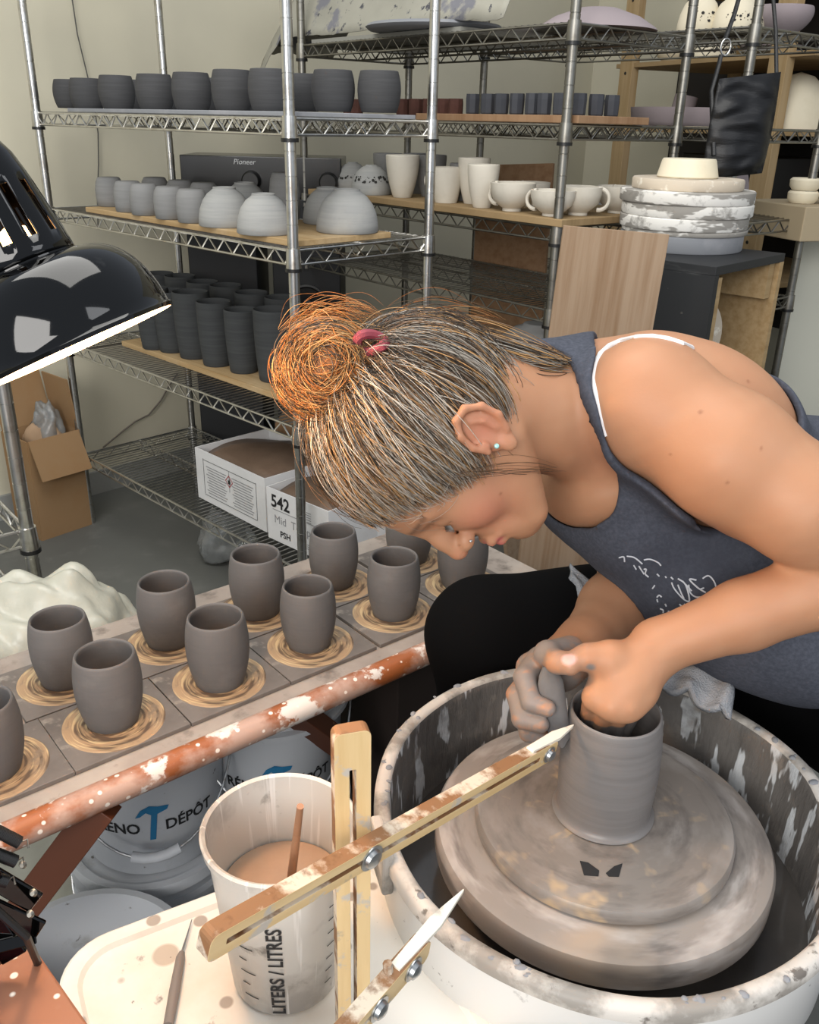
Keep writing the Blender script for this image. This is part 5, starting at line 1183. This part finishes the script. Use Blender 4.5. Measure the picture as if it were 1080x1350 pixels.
# brows
br_m = np.clip(1-np.abs(uu_-.0235-.03*(.046-np.abs(ss_))*(np.abs(ss_) < .046))/.0045, 0, 1)*(ff > .058)*(np.abs(ss_) > .009)*(np.abs(ss_) < .052); col = blend(col, np.clip(br_m*(.75+.5*n3), 0, 1), '#5a4234')
# wet clay on the hands
dr = np.min([np.linalg.norm(BV-pv3(q), axis=1) for q in (P(700, 925, .905), P(690, 950, .91), P(735, 865, .92), P(700, 890, .93), P(700, 960, .93), P(720, 905, .95))], 0)
mm = np.clip((.055-dr)/.03, 0, 1); mud = np.clip(mm*(1.0+1.6*n2+.9*n3), 0, 1); col = blend(col, mud*.92, '#7f7975')
for c, r in ((P(779, 882, .87), .0062), (P(782, 872, .875), .004), (P(778, 893, .87), .0035), (P(800, 832, .98), .007), (P(818, 835, .99), .006), (P(790, 828, .98), .004)): col = blend(col, near(BV, c, r, .4), '#75716e')
zin = BV[:, 2] < zpb+.116; din = np.linalg.norm(BV[:, :2]-np.array([WC.x, WC.y]), axis=1) < .046; col = blend(col, (zin & din)*1., '#5f5a57')
for q_, r_ in (((925, 538), .0022), ((990, 500), .002), ((960, 640), .0018), ((1010, 590), .0016), ((880, 600), .0015), ((940, 700), .0018), ((665, 652), .0018), ((602, 722), .0016)):
    o_ = np.array([0, 0, CZ]); d_ = np.array(list(CF + CR*((q_[0]-540)/FPX) - CU*((q_[1]-675)/FPX))); d_ /= np.linalg.norm(d_); rel = BV-o_; tt_ = rel@d_; dd_ = np.linalg.norm(rel-tt_[:, None]*d_, axis=1); j = np.where(dd_ < .004)[0]
    if len(j): col = blend(col, near(BV, BV[j[np.argmin(tt_[j])]], r_*1.4, .6)*.6, '#7a4c36')
col = blend(col, near(BV, P(750, 868, .873), .0085, .3)*.9, '#d9a9a2')
m_skin = mat('skin', '#d59c7a', .52, vcol='tone', spec=.35, sss=.12, bump=('noise', 260, .12, .001))
woman = empty('person', (PEL.x, PEL.y, 0)); tag(woman, 'woman in a grey tank top and black trousers bending over the wheel, shaping the pot', 'person'); bpy.context.view_layer.update()
OFF = np.array([PEL.x, PEL.y, 0])
body = np_mesh('body', BV-OFF, BF, m_skin, woman, col=col)
# ---- clothes ----
def trousers():
    lo = [-.05, .52, .02]; hi = [.80, 1.38, .96]; S = SDF(lo, hi, .006)
    kr = P(640, 846, 1.26); hr = Vector((.56, 1.16, .70)); hl = Vector((.62, .95, .68)); kl = Vector((.585, .66, .665))
    kr = Vector((kr.x, kr.y, P(640, 835, 1.26).z))
    S.chain([hr, kr], [.105, .083], .03); S.cap(kr, Vector((kr.x+.035, kr.y+.02, .14)), .076, .052, .03)
    S.chain([hl, kl], [.105, .075], .03); S.cap(kl, Vector((kl.x+.03, kl.y+.02, .14)), .066, .05, .03)
    S.ell(Vector((.64, 1.06, .70)), ((1, 0, 0), (0, 1, 0), (0, 0, 1)), (.14, .19, .14), .04)
    S.cap(Vector((.46, 1.09, .70)), Vector((.6, 1.0, .66)), .085, .1, .04)
    V, F = S.mesh(); V, F = clean(V, F)
    n = rand_field(V, 28, 5); V = V + (rand_field(V, 22, 6)*.006)[:, None]*np.array([0, 0, 1])
    return np_mesh('trousers', V-OFF, F, mat('black_trousers', '#070708', .9, layers=[('noise', 12, .64, .8, '#1c1d20')], spec=.08), woman)
trousers()
for sx, x, y in ((1, .12, 1.10), (1, .60, .66)):
    g = MB(); 
    o = crumple('shoe', m_black, (x-OFF[0]-.02, y-OFF[1], 0), .12, .045, .06, 3, .05, 3); o.parent = woman
def tank():
    lo = [.10, .62, .62]; hi = [.80, 1.34, 1.30]; S = SDF(lo, hi, .0030); pd = .009
    S.ell(CH, (Tm, Sm, Dm), (.135+pd, .155+pd, .095+pd), .02)
    S.ell(MID, (Tm, Sm, Dm), (.15+pd, .140+pd, .100+pd), .04)
    S.ell(P(945, 535, 1.0), (Tm, Sm, Dm), (.10+pd, .08+pd, .058+pd), .03)
    S.ell(CH+Dm*.055+Sm*.05, (Tm, Sm, Dm), (.062+pd, .055+pd, .055+pd), .03); S.ell(CH+Dm*.06-Sm*.07-Tm*.02, (Tm, Sm, Dm), (.062+pd, .055+pd, .055+pd), .03)
    S.cap(P(720, 520, .955), P(850, 500, 1.0), .042+pd, .05+pd, .03)
    S.cap(NB, CH-Tm*.04, .064+pd, .085+pd, .03)
    S.ell(SL, (Tm, Sm, Dm), (.066+pd, .055+pd, .062+pd), .03)
    S.ell(P(1110, 700, 1.10), (Tm, Sm, Dm), (.16, .16, .125), .05)
    S.ell(PEL, (Tm, Sm, Dm), (.13, .185, .13), .05)
    # loose front hanging below the chest and belly
    S.ell(P(930, 770, 1.06), (Tm, Sm, Dm), (.135, .105, .085), .05)
    S.ell(P(800, 688, 1.07), (Tm, Sm, Dm), (.055, .10, .045), .05)
    S.ell(P(1010, 830, 1.06), (Tm, Sm, Dm), (.12, .12, .07), .05)
    S.ell(P(742, 672, 1.12), (Tm, Sm, Dm), (.03, .06, .02), .04)
    # wherever the body bulges past the cloth the cloth follows it
    ax = [S.lo[i]+S.h*np.arange(S.n[i]) for i in range(3)]
    X = np.stack(np.meshgrid(*ax, indexing='ij'), -1).reshape(-1, 3)
    inb = ((X > BD.lo+.004) & (X < BD.lo+BD.h*(BD.n-1)-.004)).all(1); bd = np.full(len(X), .2, np.float32); bd[inb] = BD.sample(X[inb])
    bd = bd.reshape(S.g.shape)
    R_ = SDF(lo, hi, S.h); R_.g[:] = .2; R_.n = S.n
    e = .035
    R_.ell(CH, (Tm, Sm, Dm), (.135+e, .155+e, .095+e), .02); R_.ell(MID, (Tm, Sm, Dm), (.15+e, .140+e, .100+e), .02); R_.ell(SL, (Tm, Sm, Dm), (.066+.012, .055+.012, .062+.012), .01); R_.cap(P(770, 500, .93), P(850, 500, 1.0), .09, .09, .01); R_.cap(P(812, 520, .90), P(830, 650, .92), .072, .072, .01)
    S.g = np.minimum(S.g, np.maximum(bd-.0095, R_.g))
    S.g += (rand_field(X, 34, 9)*.0022 + rand_field(X, 75, 10)*.0010).reshape(S.g.shape)*(np.abs(bd) > .012)
    # neck opening and arm holes
    S.chain_sub([P(680, 490, .88), P(694, 545, .87), P(735, 612, .87), P(752, 662, .875)], [.0600, .0560, .0485, .042], .004)
    S.chain_sub([P(720, 640, .95), P(760, 662, .95)], [.055, .040], .004); S.chain_sub([P(740, 590, .92), P(760, 650, .92)], [.046, .042], .004); S.chain_sub([P(768, 640, .92), P(770, 652, 1.0)], [.036, .038], .004); S.chain_sub([P(748, 640, .96), P(752, 648, 1.06)], [.034, .034], .004); S.chain_sub([P(770, 650, .98), P(768, 660, 1.06)], [.034, .032], .004)
    S.chain_sub([P(893, 420, 1.04), P(871, 450, .95), P(866, 500, .86), P(893, 572, .84), P(985, 610, .82), P(1100, 700, .82)], [.085, .069, .060, .066, .080, .070], .004)
    S.chain_sub([P(900, 500, .94), P(920, 572, .92), P(1000, 640, .90)], [.07, .072, .07], .004)
    S.chain_sub([P(905, 450, 1.02), P(960, 470, .98), P(1010, 530, .93)], [.07, .055, .05], .004)
    S.g = np.maximum(S.g, -(bd-.0008))
    V, F = S.mesh(); V, F = clean(V, F)
    e_ = np.unique(np.sort(np.concatenate([F[:, [0, 1]], F[:, [1, 2]], F[:, [2, 3]], F[:, [3, 0]]]), axis=1), axis=0); dg_ = np.bincount(e_.ravel(), minlength=len(V))[:, None]
    for it in range(7):
        A_2 = np.zeros_like(V); np.add.at(A_2, e_[:, 0], V[e_[:, 1]]); np.add.at(A_2, e_[:, 1], V[e_[:, 0]]); V = V+.5*(A_2/dg_-V)
    o = np_mesh('tank_top', V-OFF, F, mat('grey_jersey', '#43464f', .9, layers=[('noise', 240, .4, .7, '#51545e'), ('noise', 6, .5, .8, '#3c3f48')], spec=.15, bump=('noise', 500, .3, .001)), woman)
    return o, V, F
TO, TV, TF = tank()
from mathutils.bvhtree import BVHTree
tbv = BVHTree.FromPolygons([tuple(v) for v in TV], [tuple(f) for f in TF.tolist()])
bbv = BVHTree.FromPolygons([tuple(v) for v in BV], [tuple(f) for f in BF.tolist()])
def hit(bv, px, py, lift=.001):
    o = Vector((0, 0, CZ)); d = (CF + CR*((px-540)/FPX) - CU*((py-675)/FPX)).normalized(); loc, n, i, ds = bv.ray_cast(o, d)
    return (loc + (-d)*lift) if loc else None
def crom(p, n=5):
    if len(p) < 3: return p
    q = [p[0]]+p+[p[-1]]; out = []
    for i in range(1, len(q)-2):
        for k in range(n):
            t = k/n; out.append(.5*((2*q[i])+(q[i+1]-q[i-1])*t+(2*q[i-1]-5*q[i]+4*q[i+1]-q[i+2])*t*t+(3*q[i]-q[i-1]-3*q[i+1]+q[i+2])*t**3))
    return out+[p[-1]]
m_scrib = mat('white_thread_print', '#c9ccd2', .8)
g = MB()
rd = random.Random(2)
scr = [[(816.5,735.3),(822.6,734.3),(823.6,740.4)],[(826.7,733.2),(836.9,735.3),(847.0,743.4)],[(849.1,738.3),(857.2,737.3),(867.4,741.4),(871.5,745.5)],[(835.8,745.5),(838.9,750.6)],[(842.6,746.5),(849.1,756.7)],[(849.1,750.6),(852.1,750.6),(851.1,756.7),(855.2,760.7)],[(866.4,756.7),(869.4,759.7)],[(877.2,759.7),(878.6,761.8)],[(884.7,760.7),(887.8,763.8)],[(885.7,767.9),(889.8,777.0),(902.0,790.3),(909.2,791.3),(904.1,770.9),(893.9,762.8)],[(893.9,770.9),(898.0,781.1),(902.0,789.3)],[(908.2,770.9),(910.2,781.1),(918.3,787.2),(930.6,786.2)],[(900.0,765.8),(912.2,779.1)],[(918.3,764.8),(909.2,763.8),(920.4,775.0),(930.6,781.1)],[(923.4,777.0),(928.5,775.0)],[(926.5,762.8),(934.6,759.1),(942.8,768.9),(945.8,786.2)],[(933.6,781.1),(941.8,788.2)],[(860.3,776.0),(863.3,771.9)],[(866.4,787.2),(869.4,784.8),(872.5,787.2)],[(866.4,790.3),(867.4,793.7)],[(877.2,796.4),(878.6,799.4)],[(870.5,802.5),(874.5,804.5),(874.5,807.6)],[(881.7,805.6),(880.6,814.1)],[(895.9,796.4),(904.1,804.5)],[(902.0,796.4),(910.2,801.5)],[(912.2,797.4),(914.3,801.5)],[(966.2,860.6),(971.3,862.0),(973.9,858.5)],[(983.1,854.9),(984.5,859.5),(992.7,859.1)]]
for st_k in scr:
    pp = [hit(tbv, *q, lift=.0012) for q in st_k]; pp = [q-Vector(OFF) for q in pp if q is not None]
    if len(pp) > 1: MB().tube(crom(pp), .0009, 5).build('chest_lettering', m_scrib, TO)
# bra strap
def on_skin(lst, name, r, m_, lift=.0015, flat=None, parent=None, bv=None):
    pp = []
    for q in lst:
        h_ = hit(bv or bbv, *q, lift=lift)
        if h_ is not None: pp.append(h_-Vector(OFF))
    if len(pp) > 2: return MB().tube(pp, r, 8, flat=flat).build(name, m_, parent or woman, smooth=True)
on_skin([(797, 575), (790, 548), (785, 520), (781, 500), (784, 482), (792, 467), (804, 456), (820, 449), (840, 445), (860, 444), (880, 447), (898, 453), (912, 459)], 'bra_strap', .0032, mat('white_strap', '#e8e6e6', .6), lift=.001)
# earring, nose stud
g = MB(); q = hit(bbv, 655, 588, .001)
if q: MB().lathe([(0, .0024), (.0020, .0016), (.0026, 0), (0, -.001)], 10, M=axesM(q-Vector(OFF), CR, CU, -CF)).build('ear_stud', mat('turquoise_stud', '#9fd0cc', .2), woman, smooth=True)
q = H(-.036, .104, .0205); MB().lathe([(0, .0016), (.0012, .001), (.0015, 0), (0, -.001)], 10, M=axesM(q-Vector(OFF), CR, CU, -CF)).build('nose_stud', m_bolt, woman, smooth=True)
# the rib in the right hand
def rib():
    a, b = P(722, 878, .905), P(741, 985, .902); z = (b-a); x = CR.copy(); x -= z*(x.dot(z)/z.length_squared)
    g = MB(); n = 10; vs = []; fs = []
    for i in range(n+1):
        t = i/n; c = a+z*t; w_ = .014*(1-.25*t)*math.sin(min(1, (t+.08)*3)*PI/2)*(1-.9*max(0, t-.9)*9)
        xx = x.normalized(); yy = z.cross(x).normalized()
        for k in range(10):
            an = 2*PI*k/10; vs.append(c + xx*math.cos(an)*w_ + yy*math.sin(an)*.004)
    for i in range(n):
        for k in range(10): fs.append((i*10+k, i*10+(k+1) % 10, (i+1)*10+(k+1) % 10, (i+1)*10+k))
    fs += [tuple(range(10)), tuple(n*10+k for k in range(10))]
    o = g.add(vs, fs).build('clay_rib', m_clay, smooth=True); tag(o, 'clay-coated grey rib held in the right hand against the pot', 'tool')
rib()
# ---- hair ----
def ell_pt(d, lift=0):          # d: unit directions (n,3) in head axes -> world
    r = np.array([.0975, .1035, .0835])+lift; return r*d
EC = np.array([.025, .004, 0])
def head2w(q): return pv3(HC)+q[:, :1]*pv3(Uh)+q[:, 1:2]*pv3(Fh)+q[:, 2:3]*pv3(Sh)
def hairline(q): return .565*q[:, 0]-.826*q[:, 1]+.040
bun_c = np.array([.124, -.045, .018])
def scalp():
    S = SDF(np.array(list(HC))-.20, np.array(list(HC))+.20, .003)
    S.ell(H(.025, .004, 0), (Uh, Fh, Sh), (.0955, .1015, .0815), .0); V, F = S.mesh()
    q = np.stack([(V-pv3(HC))@pv3(a) for a in (Uh, Fh, Sh)], 1)
    ear = np.linalg.norm((q-np.array([-.022, .0, 0]))[:, :2]/np.array([.030, .024]), axis=1) < 1
    k = (hairline(q) > .0) & ~(ear & (np.abs(q[:, 2]) > .05)) & ~(q[:, 0] < -.052); F = F[k[F].all(1)]; V, F = clean(V, F)
    return np_mesh('scalp_hair', V-OFF, F, mat('hair_base', '#4a3c31', .6, layers=[('noise', (60, 200, 200), .45, .7, '#6f6154')]), woman)
sc_o = scalp()
def bun_mesh():
    S = SDF(np.array(list(HC))-.26, np.array(list(HC))+.26, .003); c = H(*bun_c)
    S.ell(c, (Uh, Fh, Sh), (.045, .042, .040), .0); S.cap(c, H(.088, -.045, .01), .024, .028, .02)
    V, F = S.mesh(); V, F = clean(V, F); return np_mesh('bun_core', V-OFF, F, mat('hair_bun_lamp_warm', '#8a5a30', .6), woman)  # orange base has the desk lamp's warm light in its colour
bun_mesh()
def strands(paths, r0, mats, mi, name):
    """paths (n,m,3) -> triangular tubes"""
    n, m, _ = paths.shape; t = np.gradient(paths, axis=1); t /= np.linalg.norm(t, axis=2, keepdims=True)+1e-9
    ref = np.array([.3, .5, .81]); a = np.cross(t, ref); a /= np.linalg.norm(a, axis=2, keepdims=True)+1e-9; b = np.cross(t, a)
    tap = np.sin(np.linspace(.25, PI-.12, m))**.5; r = (r0[:, None]*tap[None])[..., None]
    ring = [paths + (a*math.cos(w_)+b*math.sin(w_))*r for w_ in (0, 2.094, 4.189)]
    V = np.stack(ring, 2).reshape(-1, 3); base = (np.arange(n)[:, None]*m+np.arange(m-1)[None])*3
    F = np.concatenate([np.stack([base+k, base+(k+1) % 3, base+3+(k+1) % 3, base+3+k], -1).reshape(-1, 4) for k in range(3)])
    MI = np.tile(np.repeat(mi, m-1), 3)
    return np_mesh(name, V-OFF, F, mats, woman, mi=MI)
hm = [mat('hair_dark', '#33291f', .42, spec=.5), mat('hair_brown', '#6b5138', .42, spec=.5), mat('hair_grey', '#8b857c', .40, spec=.5), mat('hair_silver', '#b9b2a6', .38, spec=.5), mat('hair_blond', '#b98e5a', .40, spec=.5), mat('hair_lamp_copper', '#a9692f', .40, spec=.5)]  # copper strands paint the desk lamp's warmth on the bun
def smooth_noise(n, m, amp, rd, f=3):
    k = rd.normal(size=(n, f, 3))*amp; ph = rd.uniform(0, 6.28, (n, f, 1)); t = np.linspace(0, 1, m)
    w_ = np.sin(t[None, None]*(np.arange(1, f+1)[None, :, None]*2.2)+ph); return np.einsum('nfc,nfm->nmc', k, w_)
def scalp_strands():
    rd = np.random.default_rng(5); M_ = 22
    d = rd.normal(size=(52000, 3)); d /= np.linalg.norm(d, axis=1)[:, None]; d[:, 2] = np.where(rd.random(len(d)) < .75, np.abs(d[:, 2]), d[:, 2])
    q = EC+ell_pt(d); hl = hairline(q)
    ear = np.linalg.norm((q-np.array([-.022, .0, 0]))[:, :2]/np.array([.040, .031]), axis=1) < 1
    k = (hl > -.012*rd.random(len(d))**3) & ~(ear & (np.abs(q[:, 2]) > .05)) & (q[:, 0] > -.075)
    w_ = np.exp(-hl/.035)+.30; k &= rd.random(len(d)) < w_
    d = d[k]; q = q[k]; hl = hl[k]; n = len(d)
    tgt = (bun_c-EC)*1.0; tgt = np.array([.070, -.055, .012]); tg = tgt/np.array([.0975, .1035, .0835]); tg /= np.linalg.norm(tg)
    tg = tg[None]+rd.normal(size=(n, 3))*.10; tg /= np.linalg.norm(tg, axis=1)[:, None]
    om = np.arccos(np.clip((d*tg).sum(1), -1, 1))[:, None, None]; t = np.linspace(0, 1, M_)[None, :, None]
    so = np.maximum(np.sin(om), .05)
    D = (np.sin((1-t)*om)*d[:, None]+np.sin(t*om)*tg[:, None])/so; D /= np.linalg.norm(D, axis=2, keepdims=True)
    # sweep: sides sag slightly toward the ear before rising
    sag = np.sin(t*PI)*rd.uniform(-.12, .05, (n, 1, 1)); D = D + sag*np.array([-.2, -.6, .3]); D /= np.linalg.norm(D, axis=2, keepdims=True)
    lift = rd.exponential(.0022, (n, 1, 1))*np.sin(t*PI)**.7 + .001
    fly = rd.random((n, 1, 1)) < .05; lift = lift + fly*np.sin(t*PI)*rd.uniform(.004, .018, (n, 1, 1))
    Pq = EC + np.array([.0975, .1035, .0835])*D + D*lift
    Pq = Pq + smooth_noise(n, M_, .0010, rd) + fly*smooth_noise(n, M_, .003, rd)
    W = head2w(Pq.reshape(-1, 3)).reshape(n, M_, 3)
    # colour: silver at the temple, dark on top, warm near the bun side
    tem = np.clip(1-hl/.03, 0, 1)*(np.abs(q[:, 2]) > .02); pr = rd.random(n)
    mi = np.where(pr < .50, 0, np.where(pr < .72, 1, np.where(pr < .88, 2, np.where(pr < .92, 3, 4))))
    mi = np.where((tem > .1) & (rd.random(n) < .75), rd.choice([2, 3, 3, 4, 1], n), mi)
    return strands(W, rd.uniform(.00022, .0005, n), hm, mi, 'combed_hair')
scalp_strands()
def bun_strands():
    rd = np.random.default_rng(8); M_ = 34; n = 2400
    ax0 = np.array([.2, -.1, 1.0]); A = ax0+rd.normal(size=(n, 3))*.26; A /= np.linalg.norm(A, axis=1)[:, None]
    u = np.cross(A, rd.normal(size=(n, 3))); u /= np.linalg.norm(u, axis=1)[:, None]; v = np.cross(A, u)
    off = rd.uniform(-.85, .85, (n, 1, 1)); rr = np.sqrt(1-off**2)*rd.uniform(.93, 1.06, (n, 1, 1)); spir = 1-.25*np.linspace(0, 1, M_)[None, :, None]*rd.random((n, 1, 1))
    th = (np.linspace(0, 1, M_)[None, :, None]*rd.uniform(1.6, 4.2, (n, 1, 1)))+rd.uniform(0, 6.28, (n, 1, 1))
    Pq = bun_c + np.array([.050, .047, .044])*((u[:, None]*np.cos(th)+v[:, None]*np.sin(th))*rr*spir + A[:, None]*off)
    fly = (rd.random((n, 1, 1)) < .06); Pq = Pq + smooth_noise(n, M_, .0014, rd)+fly*smooth_noise(n, M_, .005, rd)
    W = head2w(Pq.reshape(-1, 3)).reshape(n, M_, 3)
    return strands(W, rd.uniform(.00025, .0006, n), hm, rd.choice([1, 4, 5, 5, 4, 0], n), 'bun_hair')
bun_strands()
def lock(p0, p1, p2, n, spread, rs, mis, name, seed):
    rd = np.random.default_rng(seed); M_ = 20; t = np.linspace(0, 1, M_)[None, :, None]
    p0, p1, p2 = [np.array(list(p)) for p in (p0, p1, p2)]
    o = rd.normal(size=(n, 1, 3))*spread; W = (1-t)**2*p0+2*t*(1-t)*p1+t*t*p2 + o*(.5+np.sin(t*PI)*.7)+smooth_noise(n, M_, spread*.3, rd)
    return strands(W, rd.uniform(*rs, n), hm, rd.choice(mis, n), name)
# lock hanging from the bun across the crown, tendrils at the nape and temple
lock(P(510, 470, .86), P(450, 500, .85), P(398, 552, .86), 130, .0042, (.0004, .0008), [4, 5, 1], 'loose_lock', 1)
lock(P(745, 482, .90), P(670, 470, .89), P(540, 420, .90), 260, .008, (.0003, .0006), [1, 0, 4, 2], 'nape_hair', 2)
lock(P(690, 520, .885), P(650, 470, .87), P(560, 440, .88), 200, .008, (.0003, .0006), [1, 0, 2, 2], 'nape_hair', 9)
lock(P(605, 628, .81), P(680, 610, .83), P(735, 620, .90), 14, .004, (.0002, .0003), [1, 0], 'temple_tendril', 3)
lock(P(500, 430, .88), P(560, 395, .88), P(650, 425, .90), 40, .008, (.0002, .0004), [1, 4, 5], 'flyaway_hair', 4)
lock(P(380, 430, .88), P(430, 385, .88), P(500, 420, .88), 40, .007, (.0002, .0004), [4, 5], 'flyaway_hair', 6)
def baby_hair():
    rd = np.random.default_rng(31); M_ = 14; n = 900
    d = rd.normal(size=(9000, 3)); d /= np.linalg.norm(d, axis=1)[:, None]; d[:, 2] = np.abs(d[:, 2]); q = EC+ell_pt(d)
    hl = hairline(q); k = (hl > -.016) & (hl < .004) & (q[:, 0] > -.02); d = d[k][:n]; n = len(d)
    tg = np.array([.5, -.6, .3]); tg = tg/np.linalg.norm(tg)+rd.normal(size=(n, 3))*.5
    t = np.linspace(0, 1, M_)[None, :, None]; D = d[:, None]+(tg[:, None]-d[:, None])*t*rd.uniform(.15, .5, (n, 1, 1)); D /= np.linalg.norm(D, axis=2, keepdims=True)
    Pq = EC+np.array([.0925, .0985, .0785])*D + D*(.001+.006*np.sin(t*PI*.9)*rd.random((n, 1, 1))) + smooth_noise(n, M_, .0012, rd)
    return strands(head2w(Pq.reshape(-1, 3)).reshape(n, M_, 3), rd.uniform(.0001, .00022, n), hm, rd.choice([3, 2, 4], n), 'hairline_wisps')
baby_hair()
# scrunchie
pp = [H(.100+.020*math.cos(a)*.55, -.078+.032*math.cos(a)*.2-.004, .014+.03*math.sin(a)) for a in np.linspace(0, 2*PI, 25)]
pc = P(489, 452, .822)
pp = [pc + CR*(.013*math.cos(a))+CU*(.008*math.sin(a))+CF*(.006*math.sin(a*2)) for a in np.linspace(0, 2*PI, 20)]; pc = pc
MB().tube([q-Vector(OFF) for q in pp], .0048, 8).build('hair_tie', mat('red_hair_tie', '#8a3a45', .7), woman, smooth=True)
# lashes
g = MB()
for k in range(9):
    a = H(-.006, .0915-.0003*k, .019+.0030*k); b = a+Fh*.006+Uh*-.004+Sh*(.0005*k-.001); g.tube([a-Vector(OFF), a.lerp(b, .6)-Vector(OFF)+Uh*-.0008, b-Vector(OFF)], [.0006, .0005, .0003], 4)
g.build('eyelashes', hm[0], woman)
# towel over the lap
def towel():
    bm = bmesh.new(); bmesh.ops.create_grid(bm, x_segments=70, y_segments=40, size=.5)
    A0 = P(752, 742, 1.20); A1 = P(765, 850, 1.16); B0 = P(960, 850, 1.10); B1 = P(965, 945, 1.02); C0 = P(880, 860, 1.12); C1 = P(885, 900, 1.02)
    for v in bm.verts:
        s_ = v.co.x+.5; t = v.co.y+.5
        top = A0*(1-s_)**2+C0*2*s_*(1-s_)+B0*s_*s_; bot = A1*(1-s_)**2+C1*2*s_*(1-s_)+B1*s_*s_
        p = top.lerp(bot, t); v.co = p + Vector((0, -.012*math.sin(t*PI), .012*math.sin(t*PI)+.008*math.sin(s_*26+t*3)*t+.006*mnoise.noise(Vector((s_*9, t*6, 2)))))
    me = bpy.data.meshes.new('towel'); bm.to_mesh(me); bm.free(); me.materials.append(m_towel); me.polygons.foreach_set('use_smooth', [True]*len(me.polygons))
    o = bpy.data.objects.new('towel', me); COL.objects.link(o); s_ = o.modifiers.new('s', 'SOLIDIFY'); s_.thickness = .009; s_.offset = 1
    tag(o, 'grey terry towel draped over the lap behind the splash pan', 'towel')
towel()
